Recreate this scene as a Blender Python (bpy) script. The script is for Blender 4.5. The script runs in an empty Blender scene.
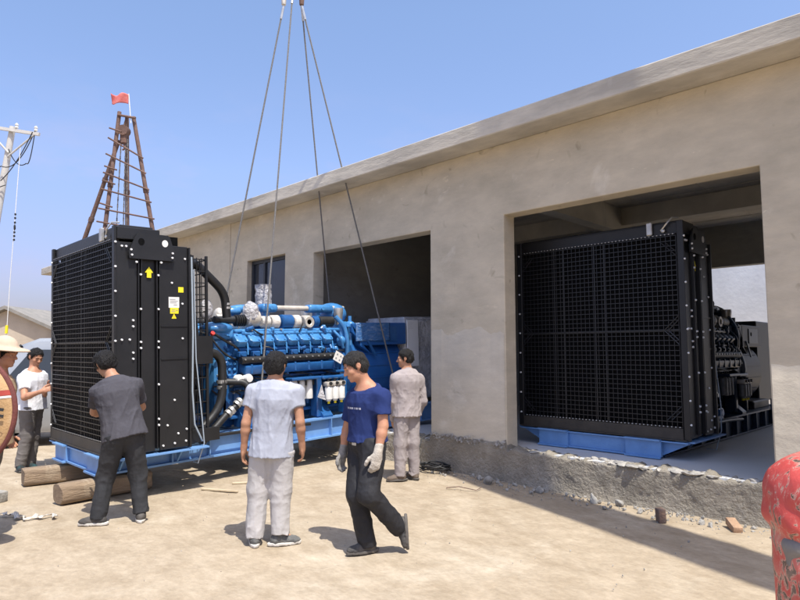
import bpy, bmesh, math, random
import numpy as np
from mathutils import Vector, Matrix, Euler
random.seed(7); np.random.seed(7)
SC = bpy.context.scene
COL = SC.collection
PI = math.pi
def R(d): return math.radians(d)

# ------------------------------------------------------------------ camera, sky, sun, exposure
CAM_YAW, CAM_PITCH = 44.754, 4.887
cd = bpy.data.cameras.new('camera'); cam = bpy.data.objects.new('camera', cd); COL.objects.link(cam)
cam.location = (0, -6.76, 1.68)
cam.rotation_euler = (R(90 + CAM_PITCH), 0, R(90 - CAM_YAW))
cd.sensor_width = 36; cd.lens = 608.5 / 800 * 36; cd.clip_end = 2000; cd.clip_start = 0.05
SC.camera = cam
SUN_EL, SUN_AZ = 64.0, -16.0          # azimuth measured from +X towards +Y
sv = Vector((math.cos(R(SUN_EL)) * math.cos(R(SUN_AZ)), math.cos(R(SUN_EL)) * math.sin(R(SUN_AZ)), math.sin(R(SUN_EL))))
W = bpy.data.worlds.new('World'); SC.world = W; W.use_nodes = True
nt = W.node_tree; nt.nodes.clear()
wo = nt.nodes.new('ShaderNodeOutputWorld'); bg = nt.nodes.new('ShaderNodeBackground')
sk = nt.nodes.new('ShaderNodeTexSky'); sk.sky_type = 'NISHITA'; sk.sun_disc = False
sk.sun_elevation = R(SUN_EL); sk.sun_rotation = math.atan2(sv.x, sv.y)
sk.air_density = 1.0; sk.dust_density = 1.8; sk.ozone_density = 4.5; sk.altitude = 0
bg.inputs['Strength'].default_value = 0.15
# hazy summer air: the sky near the horizon is duller and more violet than the clear-sky model gives
wtc = nt.nodes.new('ShaderNodeTexCoord'); wsp = nt.nodes.new('ShaderNodeSeparateXYZ'); wrp = nt.nodes.new('ShaderNodeValToRGB'); wmx = nt.nodes.new('ShaderNodeMix')
wmx.data_type = 'RGBA'; wmx.blend_type = 'MULTIPLY'; wmx.inputs[0].default_value = 1.0
nt.links.new(wtc.outputs['Generated'], wsp.inputs[0]); nt.links.new(wsp.outputs['Z'], wrp.inputs[0])
for i_, (p_, c_) in enumerate(((0.0, (0.50, 0.44, 0.50)), (0.113, (0.76, 0.60, 0.68)), (0.28, (0.99, 0.87, 0.90)), (0.50, (1.08, 1.0, 0.98)), (1.0, (1.05, 1.0, 0.98)))):
    e_ = wrp.color_ramp.elements[i_] if i_ < 2 else wrp.color_ramp.elements.new(p_)
    e_.position = p_; e_.color = (*c_, 1)
nt.links.new(sk.outputs[0], wmx.inputs[6]); nt.links.new(wrp.outputs[0], wmx.inputs[7])
# faint thin cloud wisps low in the sky
wn = nt.nodes.new('ShaderNodeTexNoise'); wn.inputs['Scale'].default_value = 5; wn.inputs['Detail'].default_value = 8; wn.inputs['Roughness'].default_value = 0.6; wmp = nt.nodes.new('ShaderNodeMapping'); wmp.inputs['Scale'].default_value = (1, 1, 2.6)
nt.links.new(wtc.outputs['Generated'], wmp.inputs[0]); nt.links.new(wmp.outputs[0], wn.inputs['Vector'])
wr2 = nt.nodes.new('ShaderNodeMapRange'); wr2.inputs['From Min'].default_value = 0.50; wr2.inputs['From Max'].default_value = 0.72; wr2.inputs['To Max'].default_value = 0.42; nt.links.new(wn.outputs[0], wr2.inputs['Value'])
wr3 = nt.nodes.new('ShaderNodeMapRange'); wr3.inputs['From Min'].default_value = 0.42; wr3.inputs['From Max'].default_value = 0.16; nt.links.new(wsp.outputs['Z'], wr3.inputs['Value'])
wml = nt.nodes.new('ShaderNodeMath'); wml.operation = 'MULTIPLY'; nt.links.new(wr2.outputs[0], wml.inputs[0]); nt.links.new(wr3.outputs[0], wml.inputs[1])
wcl = nt.nodes.new('ShaderNodeMix'); wcl.data_type = 'RGBA'; nt.links.new(wml.outputs[0], wcl.inputs[0]); nt.links.new(wmx.outputs[2], wcl.inputs[6]); wcl.inputs[7].default_value = (2.55, 2.35, 3.1, 1); nt.links.new(wcl.outputs[2], bg.inputs[0]); nt.links.new(bg.outputs[0], wo.inputs[0])
sl = bpy.data.lights.new('sun', 'SUN'); sl.energy = 3.3; sl.angle = R(0.5); sl.color = (1, 0.955, 0.87)
so = bpy.data.objects.new('sun', sl); COL.objects.link(so); so.rotation_euler = sv.to_track_quat('Z', 'Y').to_euler()
so.location = (10, -10, 30)
SC.view_settings.view_transform = 'Standard'; SC.view_settings.look = 'None'
SC.view_settings.exposure = 0.85; SC.view_settings.gamma = 1; SC.view_settings.use_curve_mapping = False
SC.render.engine = 'CYCLES'; SC.cycles.max_bounces = 8; SC.cycles.use_denoising = True

# ------------------------------------------------------------------ materials
def nd(t, k, **kw):
    n = t.nodes.new(k)
    for a, v in kw.items(): setattr(n, a, v)
    return n
def pm(name, c1, c2=None, scale=6, rough=0.7, bump=0.0, bscale=None, metal=0, spec=0.5, stretch=(1, 1, 1), lo=0.35, hi=0.65,
       c3=None, s3=1.0, t3=(0.55, 0.75), dist=0.02, detail=6, coat=0, alpha=1, trans=0):
    m = bpy.data.materials.new(name); m.use_nodes = True; t = m.node_tree; b = t.nodes['Principled BSDF']
    b.inputs['Roughness'].default_value = rough; b.inputs['Metallic'].default_value = metal
    b.inputs['Specular IOR Level'].default_value = spec
    b.inputs['Coat Weight'].default_value = coat; b.inputs['Alpha'].default_value = alpha
    b.inputs['Transmission Weight'].default_value = trans
    b.inputs['Base Color'].default_value = (*c1, 1)
    tc = nd(t, 'ShaderNodeTexCoord'); mp = nd(t, 'ShaderNodeMapping'); mp.inputs['Scale'].default_value = stretch
    t.links.new(tc.outputs['Object'], mp.inputs[0])
    if c2 is not None:
        n = nd(t, 'ShaderNodeTexNoise'); n.inputs['Scale'].default_value = scale; n.inputs['Detail'].default_value = detail
        n.inputs['Roughness'].default_value = 0.62
        t.links.new(mp.outputs[0], n.inputs['Vector'])
        r = nd(t, 'ShaderNodeValToRGB'); r.color_ramp.elements[0].position = lo; r.color_ramp.elements[1].position = hi
        r.color_ramp.elements[0].color = (*c1, 1); r.color_ramp.elements[1].color = (*c2, 1)
        t.links.new(n.outputs[0], r.inputs[0]); out = r.outputs[0]
        if c3 is not None:
            n3 = nd(t, 'ShaderNodeTexNoise'); n3.inputs['Scale'].default_value = s3; n3.inputs['Detail'].default_value = 8
            n3.inputs['Roughness'].default_value = 0.65; n3.inputs['Distortion'].default_value = 0.6
            t.links.new(tc.outputs['Object'], n3.inputs['Vector'])
            r3 = nd(t, 'ShaderNodeValToRGB'); r3.color_ramp.elements[0].position = t3[0]; r3.color_ramp.elements[1].position = t3[1]
            t.links.new(n3.outputs[0], r3.inputs[0])
            mx = nd(t, 'ShaderNodeMix', data_type='RGBA'); t.links.new(r3.outputs[0], mx.inputs[0])
            t.links.new(out, mx.inputs[6]); mx.inputs[7].default_value = (*c3, 1); out = mx.outputs[2]
        t.links.new(out, b.inputs['Base Color'])
    if bump:
        n2 = nd(t, 'ShaderNodeTexNoise'); n2.inputs['Scale'].default_value = bscale or scale * 5; n2.inputs['Detail'].default_value = 6
        n2.inputs['Roughness'].default_value = 0.6
        t.links.new(mp.outputs[0], n2.inputs['Vector'])
        bp = nd(t, 'ShaderNodeBump'); bp.inputs['Strength'].default_value = bump; bp.inputs['Distance'].default_value = dist
        t.links.new(n2.outputs[0], bp.inputs['Height']); t.links.new(bp.outputs[0], b.inputs['Normal'])
    return m
M = {}
# cement plaster: broad blotches, trowel strokes, pale efflorescence
def plaster(name, base, dark, pale, bump=0.5):
    m = pm(name, base, dark, 0.9, 0.92, bump, 3.2, lo=0.38, hi=0.72, c3=pale, s3=1.3, t3=(0.60, 0.74), dist=0.03, stretch=(1, 1, 1.3), spec=0.2)
    t = m.node_tree; b = t.nodes['Principled BSDF']
    tc = nd(t, 'ShaderNodeTexCoord')
    mp = nd(t, 'ShaderNodeMapping'); mp.inputs['Scale'].default_value = (1.2, 1.2, 3.4); mp.inputs['Rotation'].default_value = (0, R(24), 0)
    t.links.new(tc.outputs['Object'], mp.inputs[0])
    n = nd(t, 'ShaderNodeTexNoise'); n.inputs['Scale'].default_value = 1.6; n.inputs['Detail'].default_value = 9; n.inputs['Roughness'].default_value = 0.7
    t.links.new(mp.outputs[0], n.inputs['Vector'])
    r = nd(t, 'ShaderNodeValToRGB'); r.color_ramp.elements[0].position = 0.3; r.color_ramp.elements[1].position = 0.7
    r.color_ramp.elements[0].color = (0.86, 0.86, 0.86, 1); r.color_ramp.elements[1].color = (1.08, 1.075, 1.06, 1)
    t.links.new(n.outputs[0], r.inputs[0])
    # small dark blemishes
    n4 = nd(t, 'ShaderNodeTexNoise'); n4.inputs['Scale'].default_value = 3.1; n4.inputs['Detail'].default_value = 3; n4.inputs['Distortion'].default_value = 1.2
    t.links.new(tc.outputs['Object'], n4.inputs['Vector'])
    r4 = nd(t, 'ShaderNodeValToRGB'); r4.color_ramp.elements[0].position = 0.66; r4.color_ramp.elements[1].position = 0.78
    r4.color_ramp.elements[0].color = (1, 1, 1, 1); r4.color_ramp.elements[1].color = (0.62, 0.61, 0.58, 1)
    t.links.new(n4.outputs[0], r4.inputs[0])
    src = b.inputs['Base Color'].links[0].from_socket
    # pale scuffs left by the float
    n5 = nd(t, 'ShaderNodeTexNoise'); n5.inputs['Scale'].default_value = 2.4; n5.inputs['Detail'].default_value = 7; n5.inputs['Roughness'].default_value = 0.75; n5.inputs['Distortion'].default_value = 0.5
    mp5 = nd(t, 'ShaderNodeMapping'); mp5.inputs['Scale'].default_value = (1.4, 1.4, 2.6); mp5.inputs['Rotation'].default_value = (0, R(-35), 0); mp5.inputs['Location'].default_value = (5, 2, 1)
    t.links.new(tc.outputs['Object'], mp5.inputs[0]); t.links.new(mp5.outputs[0], n5.inputs['Vector'])
    r5 = nd(t, 'ShaderNodeValToRGB'); r5.color_ramp.elements[0].position = 0.64; r5.color_ramp.elements[1].position = 0.70
    r5.color_ramp.elements[0].color = (1, 1, 1, 1); r5.color_ramp.elements[1].color = (1.30, 1.30, 1.30, 1); t.links.new(n5.outputs[0], r5.inputs[0])
    for rr in (r, r4, r5):
        mx = nd(t, 'ShaderNodeMix', data_type='RGBA', blend_type='MULTIPLY'); mx.inputs[0].default_value = 1
        t.links.new(src, mx.inputs[6]); t.links.new(rr.outputs[0], mx.inputs[7]); src = mx.outputs[2]
    t.links.new(src, b.inputs['Base Color'])
    return m
M['wall'] = plaster('cement_plaster', (0.59, 0.515, 0.395), (0.46, 0.405, 0.31), (0.69, 0.625, 0.51))
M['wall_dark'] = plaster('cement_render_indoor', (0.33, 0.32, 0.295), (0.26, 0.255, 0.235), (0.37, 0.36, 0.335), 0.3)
M['ceil'] = pm('formed_concrete', (0.62, 0.57, 0.47), (0.48, 0.44, 0.36), 1.2, 0.9, 0.3, 8, c3=(0.4, 0.38, 0.33), s3=0.8)
M['eave'] = pm('cast_concrete', (0.62, 0.57, 0.48), (0.38, 0.35, 0.30), 1.6, 0.9, 0.4, 9, c3=(0.52, 0.49, 0.44), s3=1.8, t3=(0.58, 0.7), stretch=(0.5, 1, 2))
M['plinth'] = pm('rough_concrete', (0.34, 0.30, 0.24), (0.23, 0.205, 0.165), 3, 0.95, 1.0, 30, c3=(0.43, 0.39, 0.33), s3=2.2, dist=0.04)
M['floor'] = pm('screed_floor', (0.60, 0.60, 0.60), (0.66, 0.66, 0.66), 1.5, 0.5, 0.1, 20)
M['white_wall'] = pm('whitewash', (0.80, 0.80, 0.79), (0.68, 0.68, 0.67), 1.1, 0.9, 0.3, 8, c3=(0.36, 0.35, 0.33), s3=0.7, t3=(0.62, 0.8))
M['ground'] = pm('sandy_ground', (0.425, 0.360, 0.272), (0.370, 0.308, 0.226), 0.8, 0.95, 0.45, 7, lo=0.30, hi=0.72, c3=(0.485, 0.425, 0.335), s3=0.8, t3=(0.5, 0.72), dist=0.05, detail=12, spec=0.15)
M['black'] = pm('black_paint', (0.0105, 0.0108, 0.0118), (0.016, 0.016, 0.0175), 3, 0.42, 0.05, 60, spec=0.45)
M['wire'] = pm('black_wire', (0.019, 0.020, 0.023), None, rough=0.38, spec=0.5)
M['core'] = pm('dark_core', (0.0025, 0.0025, 0.003), (0.0045, 0.0045, 0.0048), 40, 0.85, 0.3, 80, spec=0.1)
M['apron'] = pm('dusty_black_paint', (0.05, 0.042, 0.034), (0.026, 0.023, 0.02), 4, 0.6, 0.1, 30)
M['blue'] = pm('engine_blue_paint', (0.022, 0.112, 0.31), (0.014, 0.075, 0.225), 6, 0.28, 0.04, 40, spec=0.5, coat=0.25)
M['blue_light'] = pm('engine_light_blue_paint', (0.075, 0.262, 0.54), (0.042, 0.175, 0.42), 7, 0.26, 0.04, 40, coat=0.25)
M['blue_deep'] = pm('alternator_blue_paint', (0.020, 0.11, 0.35), (0.015, 0.085, 0.29), 3, 0.35, 0.05, 30, coat=0.2)
M['blue_skid'] = pm('skid_blue_paint', (0.16, 0.32, 0.60), (0.125, 0.265, 0.52), 5, 0.45, 0.05, 40, c3=(0.28, 0.33, 0.40), s3=5, t3=(0.66, 0.76))
M['rubber'] = pm('black_rubber', (0.012, 0.012, 0.013), (0.02, 0.02, 0.02), 8, 0.5, 0.1, 40)
M['steel'] = pm('zinc_steel', (0.62, 0.61, 0.58), (0.45, 0.44, 0.42), 9, 0.38, 0.05, 60, metal=0.7)
M['bolt'] = pm('bright_bolt', (0.80, 0.80, 0.80), None, rough=0.4, metal=0.15)
M['silver'] = pm('insulated_pipe', (0.60, 0.56, 0.50), (0.48, 0.44, 0.38), 10, 0.45, 0.2, 40, metal=0.25)
M['white'] = pm('white_paint', (0.74, 0.73, 0.70), (0.66, 0.65, 0.62), 6, 0.4)
M['lagging'] = pm('white_lagging', (0.68, 0.64, 0.58), (0.52, 0.48, 0.42), 14, 0.8, 0.5, 40)
M['film'] = pm('plastic_film', (0.75, 0.75, 0.78), (0.5, 0.47, 0.48), 14, 0.15, 1.0, 22, spec=0.8, dist=0.06, trans=0.25)
M['blue_film'] = pm('filmed_blue', (0.05, 0.16, 0.40), (0.22, 0.33, 0.52), 7, 0.12, 0.9, 15, lo=0.5, hi=0.75, coat=0.6, stretch=(1, 1, 3), dist=0.04)
M['grey_film'] = pm('grey_wrapped_sheet', (0.66, 0.67, 0.72), (0.42, 0.43, 0.48), 5, 0.25, 0.9, 12, coat=0.4, dist=0.05)
M['yellow'] = pm('yellow_label', (0.80, 0.66, 0.02), None, rough=0.5)
M['label'] = pm('white_label', (0.72, 0.70, 0.66), None, rough=0.5)
M['ink'] = pm('black_ink', (0.02, 0.02, 0.02), None, rough=0.6)
M['grey_ink'] = pm('grey_ink', (0.25, 0.25, 0.26), None, rough=0.6)
M['red_ink'] = pm('red_paint_small', (0.55, 0.03, 0.02), None, rough=0.5)
M['wood'] = pm('weathered_timber', (0.34, 0.25, 0.165), (0.21, 0.15, 0.10), 2.5, 0.9, 0.8, 10, stretch=(6, 0.7, 6), c3=(0.43, 0.35, 0.25), s3=3, dist=0.03)
M['rust'] = pm('rusty_pipe', (0.17, 0.10, 0.075), (0.11, 0.065, 0.05), 5, 0.85, 0.4, 30, c3=(0.24, 0.17, 0.14), s3=4)
M['rope'] = pm('wire_rope', (0.13, 0.125, 0.12), (0.22, 0.21, 0.20), 60, 0.6, 0.8, 120, metal=0.2)
M['flag'] = pm('faded_red_cloth', (0.62, 0.20, 0.18), (0.50, 0.11, 0.10), 8, 0.9)
M['pole'] = pm('pole_concrete', (0.56, 0.54, 0.50), (0.48, 0.46, 0.43), 3, 0.9, 0.2, 20)
M['stone'] = pm('grey_rubble', (0.42, 0.40, 0.36), (0.25, 0.24, 0.22), 9, 0.95, 0.8, 40)
M['brick'] = pm('old_brick', (0.22, 0.14, 0.10), (0.13, 0.10, 0.09), 14, 0.95, 0.6, 50)
M['glass'] = pm('dark_window_glass', (0.025, 0.03, 0.04), None, rough=0.06, spec=0.6)
M['frame'] = pm('dark_window_frame', (0.03, 0.035, 0.045), None, rough=0.5)
M['plaster_pale_sunlit'] = plaster('pale_and_sunlit_plaster', (0.60, 0.535, 0.43), (0.50, 0.445, 0.355), (0.68, 0.625, 0.53))
M['paper'] = pm('bright_paper', (0.86, 0.87, 0.90), None, rough=0.5)
M['house'] = pm('house_render', (0.52, 0.44, 0.34), (0.44, 0.37, 0.29), 1.2, 0.95, 0.4, 10)
M['roof'] = pm('grey_sheet_roof', (0.20, 0.19, 0.17), (0.27, 0.25, 0.22), 3, 0.8)
M['van'] = pm('silver_van_paint', (0.36, 0.38, 0.40), (0.32, 0.34, 0.36), 3, 0.35, metal=0.3, coat=0.3)
M['tyre'] = pm('tyre', (0.02, 0.02, 0.02), None, rough=0.8)

# ------------------------------------------------------------------ mesh helpers
class MB:
    def __init__(s): s.bm = bmesh.new()
    def _add(s, verts, mat4):
        if mat4 is not None: bmesh.ops.transform(s.bm, matrix=mat4, verts=verts)
    def box(s, c, d, rot=None, bev=0.0, seg=1):
        r = bmesh.ops.create_cube(s.bm, size=1.0); vs = r['verts']
        bmesh.ops.transform(s.bm, matrix=Matrix.Diagonal((*d, 1)), verts=vs)
        if bev:
            es = list({e for v in vs for e in v.link_edges})
            q = bmesh.ops.bevel(s.bm, geom=es, offset=min(bev, min(d) * 0.45), segments=seg, affect='EDGES', profile=0.5)
            vs = list({v for f in q['faces'] for v in f.verts} | {v for v in vs if v.is_valid})
        mt = Matrix.Translation(c)
        if rot is not None: mt = mt @ Euler(rot).to_matrix().to_4x4()
        bmesh.ops.transform(s.bm, matrix=mt, verts=vs); return s
    def cyl(s, p0, p1, r0, r1=None, seg=14, caps=True):
        p0, p1 = Vector(p0), Vector(p1); r1 = r0 if r1 is None else r1
        L = (p1 - p0).length
        if L < 1e-6: return s
        r = bmesh.ops.create_cone(s.bm, cap_ends=caps, segments=seg, radius1=max(r0, 1e-4), radius2=max(r1, 1e-4), depth=L)
        q = (p1 - p0).to_track_quat('Z', 'Y').to_matrix().to_4x4()
        bmesh.ops.transform(s.bm, matrix=Matrix.Translation((p0 + p1) / 2) @ q, verts=r['verts']); return s
    def tube(s, pts, r, seg=10, closed=False):
        pts = [Vector(p) for p in pts]; n = len(pts); rings = []
        rs = r if isinstance(r, (list, tuple)) else [r] * n
        up = None
        for i, p in enumerate(pts):
            t = (pts[min(i + 1, n - 1)] - pts[max(i - 1, 0)]).normalized()
            if up is None:
                up = Vector((0, 0, 1)) if abs(t.z) < 0.9 else Vector((1, 0, 0))
            a = t.cross(up).normalized(); up = a.cross(t).normalized()
            rings.append([s.bm.verts.new(p + (a * math.cos(k * 2 * PI / seg) + up * math.sin(k * 2 * PI / seg)) * rs[i]) for k in range(seg)])
        for i in range(n - 1):
            for k in range(seg):
                s.bm.faces.new((rings[i][k], rings[i][(k + 1) % seg], rings[i + 1][(k + 1) % seg], rings[i + 1][k]))
        s.bm.faces.new(rings[0][::-1]); s.bm.faces.new(rings[-1]); return s
    def ell(s, c, r, sub=2, rot=None):
        q = bmesh.ops.create_icosphere(s.bm, subdivisions=sub, radius=1)
        mt = Matrix.Translation(c)
        if rot is not None: mt = mt @ Euler(rot).to_matrix().to_4x4()
        bmesh.ops.transform(s.bm, matrix=mt @ Matrix.Diagonal((*r, 1)), verts=q['verts']); return s
    def prism(s, poly, vec):                      # poly: list of 3D points (planar), extruded along vec
        a = [s.bm.verts.new(p) for p in poly]; b = [s.bm.verts.new(Vector(p) + Vector(vec)) for p in poly]
        s.bm.faces.new(a[::-1]); s.bm.faces.new(b); n = len(a)
        for i in range(n): s.bm.faces.new((a[i], a[(i + 1) % n], b[(i + 1) % n], b[i]))
        return s
    def lathe(s, prof, c=(0, 0, 0), axis='Z', seg=20):   # prof: (radius, height)
        rings = []
        for r, h in prof:
            ring = []
            for k in range(seg):
                a = 2 * PI * k / seg; p = (r * math.cos(a), r * math.sin(a), h)
                if axis == 'Y': p = (p[0], h, p[1])
                if axis == 'X': p = (h, p[0], p[1])
                ring.append(s.bm.verts.new(Vector(c) + Vector(p)))
            rings.append(ring)
        for i in range(len(rings) - 1):
            for k in range(seg): s.bm.faces.new((rings[i][k], rings[i][(k + 1) % seg], rings[i + 1][(k + 1) % seg], rings[i + 1][k]))
        s.bm.faces.new(rings[0][::-1]); s.bm.faces.new(rings[-1]); return s
    def build(s, name, mat, parent=None, smooth=35, loc=None):
        bmesh.ops.recalc_face_normals(s.bm, faces=s.bm.faces[:])
        me = bpy.data.meshes.new(name); s.bm.to_mesh(me); s.bm.free()
        me.materials.append(mat)
        if smooth:
            me.polygons.foreach_set('use_smooth', [True] * len(me.polygons)); me.set_sharp_from_angle(angle=R(smooth))
        return link(name, me, parent, loc)
def link(name, me, parent=None, loc=None):
    o = bpy.data.objects.new(name, me); COL.objects.link(o)
    if parent is not None: o.parent = parent
    if loc is not None: o.location = loc
    return o
def tag(o, label=None, cat=None, group=None, kind=None):
    if label: o['label'] = label
    if cat: o['category'] = cat
    if group: o['group'] = group
    if kind: o['kind'] = kind
    return o
def thing(name, label, cat, loc=(0, 0, 0), rot=(0, 0, 0), group=None):
    o = bpy.data.objects.new(name, None); COL.objects.link(o); o.empty_display_size = 0.2
    o.location = loc; o.rotation_euler = rot
    return tag(o, label, cat, group)
def copy_part(o, parent, loc):
    c = o.copy(); COL.objects.link(c); c.parent = parent; c.location = loc; return c
def text(name, s, size, mat, parent, loc, rot, ext=0.0008, off=0.0):
    cu = bpy.data.curves.new(name, 'FONT'); cu.body = s; cu.size = size; cu.align_x = 'CENTER'; cu.align_y = 'CENTER'; cu.extrude = ext; cu.offset = off
    t = bpy.data.objects.new(name, cu); COL.objects.link(t)
    dg = bpy.context.evaluated_depsgraph_get(); me = bpy.data.meshes.new_from_object(t.evaluated_get(dg))
    bpy.data.objects.remove(t); me.materials.clear(); me.materials.append(mat)
    o = link(name, me, parent, loc); o.rotation_euler = rot; return o
# periodic value noise for mesh shaping
_T = np.random.RandomState(3).rand(32, 32, 32).astype(np.float32)
def vnoise(p):
    p = np.asarray(p, np.float32); i = np.floor(p).astype(np.int32); f = p - i; f = f * f * (3 - 2 * f); i &= 31; j = (i + 1) & 31
    x0, y0, z0 = i.T; x1, y1, z1 = j.T; fx, fy, fz = f.T
    a = _T[x0, y0, z0] * (1 - fx) + _T[x1, y0, z0] * fx; b = _T[x0, y1, z0] * (1 - fx) + _T[x1, y1, z0] * fx
    c = _T[x0, y0, z1] * (1 - fx) + _T[x1, y0, z1] * fx; d = _T[x0, y1, z1] * (1 - fx) + _T[x1, y1, z1] * fx
    return (a * (1 - fy) + b * fy) * (1 - fz) + (c * (1 - fy) + d * fy) * fz
def fbm(p, o=4):
    s = 0; a = 0.5; p = np.asarray(p, np.float32)
    for k in range(o): s = s + a * vnoise(p * 2 ** k + 7.3 * k); a *= 0.5
    return s
# ------------------------------------------------------------------ ground
def axis_lines(lo, hi, a, b, step, grow=1.25):
    xs = list(np.arange(a, b, step)); s = step
    x = xs[-1]
    while x < hi: s *= grow; x += s; xs.append(min(x, hi))
    s = step; x = xs[0]; left = []
    while x > lo: s *= grow; x -= s; left.append(max(x, lo))
    return np.array(left[::-1] + xs)
gx = axis_lines(-420, 420, -12.0, 0.5, 0.045); gy = axis_lines(-420, 420, -6.9, 0.1, 0.045)
X, Y = np.meshgrid(gx, gy, indexing='ij')
P2 = np.stack([X.ravel(), Y.ravel(), np.zeros(X.size)], 1)
gz = (fbm(P2 * 0.9, 3) - 0.45) * 0.035 + (fbm(P2 * 6 + 3, 3) - 0.45) * 0.016 + np.clip(fbm(P2 * 14, 2) - 0.48, 0, 1) * 0.02
gz = gz - 0.008
far = (np.abs(P2[:, 0] + 6) > 14) | (np.abs(P2[:, 1] + 3) > 9); gz[far] = -0.01
nx, ny = len(gx), len(gy)
idx = np.arange(nx * ny).reshape(nx, ny)
F = np.stack([idx[:-1, :-1], idx[1:, :-1], idx[1:, 1:], idx[:-1, 1:]], -1).reshape(-1, 4)
me = bpy.data.meshes.new('ground'); P2[:, 2] = gz; me.from_pydata(P2.tolist(), [], F.tolist()); me.materials.append(M['ground'])
me.polygons.foreach_set('use_smooth', [True] * len(me.polygons))
tag(link('ground', me), kind='structure')
t = M['ground'].node_tree; b = t.nodes['Principled BSDF']; src = b.inputs['Base Color'].links[0].from_socket
tc = nd(t, 'ShaderNodeTexCoord')
for sc_, lo_, hi_, c_ in ((17, 0.38, 0.66, (0.91, 0.90, 0.89)), (2.6, 0.36, 0.64, (0.80, 0.77, 0.73)), (60, 0.685, 0.73, (0.52, 0.49, 0.45))):
    n = nd(t, 'ShaderNodeTexNoise'); n.inputs['Scale'].default_value = sc_; n.inputs['Detail'].default_value = 8; n.inputs['Roughness'].default_value = 0.7
    mp = nd(t, 'ShaderNodeMapping'); mp.inputs['Scale'].default_value = (1, 1.7, 1); mp.inputs['Rotation'].default_value = (0, 0, R(35)); t.links.new(tc.outputs['Object'], mp.inputs[0]); t.links.new(mp.outputs[0], n.inputs['Vector'])
    r = nd(t, 'ShaderNodeValToRGB'); r.color_ramp.elements[0].position = lo_; r.color_ramp.elements[1].position = hi_
    e0, e1 = r.color_ramp.elements
    if sc_ == 60: e0.color = (1, 1, 1, 1); e1.color = (*c_, 1)
    else: e0.color = (*c_, 1); e1.color = (1.06, 1.05, 1.04, 1)
    t.links.new(n.outputs[0], r.inputs[0]); mx = nd(t, 'ShaderNodeMix', data_type='RGBA', blend_type='MULTIPLY'); mx.inputs[0].default_value = 1
    t.links.new(src, mx.inputs[6]); t.links.new(r.outputs[0], mx.inputs[7]); src = mx.outputs[2]
t.links.new(src, b.inputs['Base Color'])

# ------------------------------------------------------------------ the concrete building
BX0, BX1, BD, ZF, ZT = -24.7, 3.2, 8.25, 0.40, 4.54
bld = thing('concrete_building', 'long unfinished cement plastered machine hall with two big open bays', 'building', (BX0, 0, 0))
OFF = Vector((-BX0, 0, 0))           # parts are written in yard coordinates
def bpart(o): o.location = OFF; return o
def wall_cells(mb, x0, x1, z0, z1, y0, y1, ops):
    bm = mb.bm; cache = {}
    def v(x, y, z):
        k = (round(x, 4), round(y, 4), round(z, 4))
        if k not in cache: cache[k] = bm.verts.new(k)
        return cache[k]
    xs = sorted({x0, x1, *[o[0] for o in ops], *[o[1] for o in ops]}); zs = sorted({z0, z1, *[o[2] for o in ops], *[o[3] for o in ops]})
    xs = [x for x in xs if x0 <= x <= x1]; zs = [z for z in zs if z0 <= z <= z1]
    solid = lambda i, j: 0 <= i < len(xs) - 1 and 0 <= j < len(zs) - 1 and not any(o[0] <= (xs[i] + xs[i + 1]) / 2 <= o[1] and o[2] <= (zs[j] + zs[j + 1]) / 2 <= o[3] for o in ops)
    for i in range(len(xs) - 1):
        for j in range(len(zs) - 1):
            if not solid(i, j): continue
            a, b_, c, d = xs[i], xs[i + 1], zs[j], zs[j + 1]
            bm.faces.new((v(a, y0, c), v(b_, y0, c), v(b_, y0, d), v(a, y0, d))); bm.faces.new((v(a, y1, c), v(a, y1, d), v(b_, y1, d), v(b_, y1, c)))
            if not solid(i - 1, j): bm.faces.new((v(a, y0, c), v(a, y0, d), v(a, y1, d), v(a, y1, c)))
            if not solid(i + 1, j): bm.faces.new((v(b_, y0, c), v(b_, y1, c), v(b_, y1, d), v(b_, y0, d)))
            if not solid(i, j - 1): bm.faces.new((v(a, y0, c), v(a, y1, c), v(b_, y1, c), v(b_, y0, c)))
            if not solid(i, j + 1): bm.faces.new((v(a, y0, d), v(b_, y0, d), v(b_, y1, d), v(a, y1, d)))
RO = (-4.81, -1.70, ZF, 3.545); LO = (-9.11, -6.165, ZF, 3.525)
WIN = (-11.46, -10.04, 1.95, 3.615)
ops = [RO, LO, WIN, (-15.6, -14.2, 1.95, 3.615), (-19.6, -18.2, 1.95, 3.615)]
mb = MB(); wall_cells(mb, BX0, BX1, ZF, ZT, 0, 0.25, ops)
fw = mb.build('front_wall', M['wall'], bld, smooth=0); bpart(fw)
bvm = fw.modifiers.new('Bevel', 'BEVEL'); bvm.width = 0.012; bvm.segments = 2; bvm.limit_method = 'ANGLE'
# thin raised plaster bands: pilaster line left of the window and a lip round each bay
mb = MB()
for xx in (-12.35, -16.6): mb = MB(); mb.box((xx, -0.006, 2.5), (0.34, 0.012, 4.08)); bpart(mb.build('plaster_band', M['wall'], bld, smooth=0))
mb = MB(); wall_cells(mb, BX0, BX1, ZF, ZT, 8.0, 8.25, [(-5.3, 1.6, ZF, 3.60)])  # rear opening widened past its visible part to let more light in
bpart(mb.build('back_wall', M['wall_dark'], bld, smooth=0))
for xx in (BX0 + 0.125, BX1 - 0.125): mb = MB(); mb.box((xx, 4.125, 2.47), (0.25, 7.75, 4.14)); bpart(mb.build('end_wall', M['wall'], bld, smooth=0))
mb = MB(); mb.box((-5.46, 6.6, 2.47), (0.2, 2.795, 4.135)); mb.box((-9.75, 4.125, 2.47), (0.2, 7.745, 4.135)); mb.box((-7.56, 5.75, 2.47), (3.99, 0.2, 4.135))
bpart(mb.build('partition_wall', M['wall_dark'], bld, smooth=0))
mb = MB(); mb.box(((BX0 + BX1) / 2, 4.14, 0.17), (BX1 - BX0 - 0.02, 8.2, 0.456))
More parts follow.
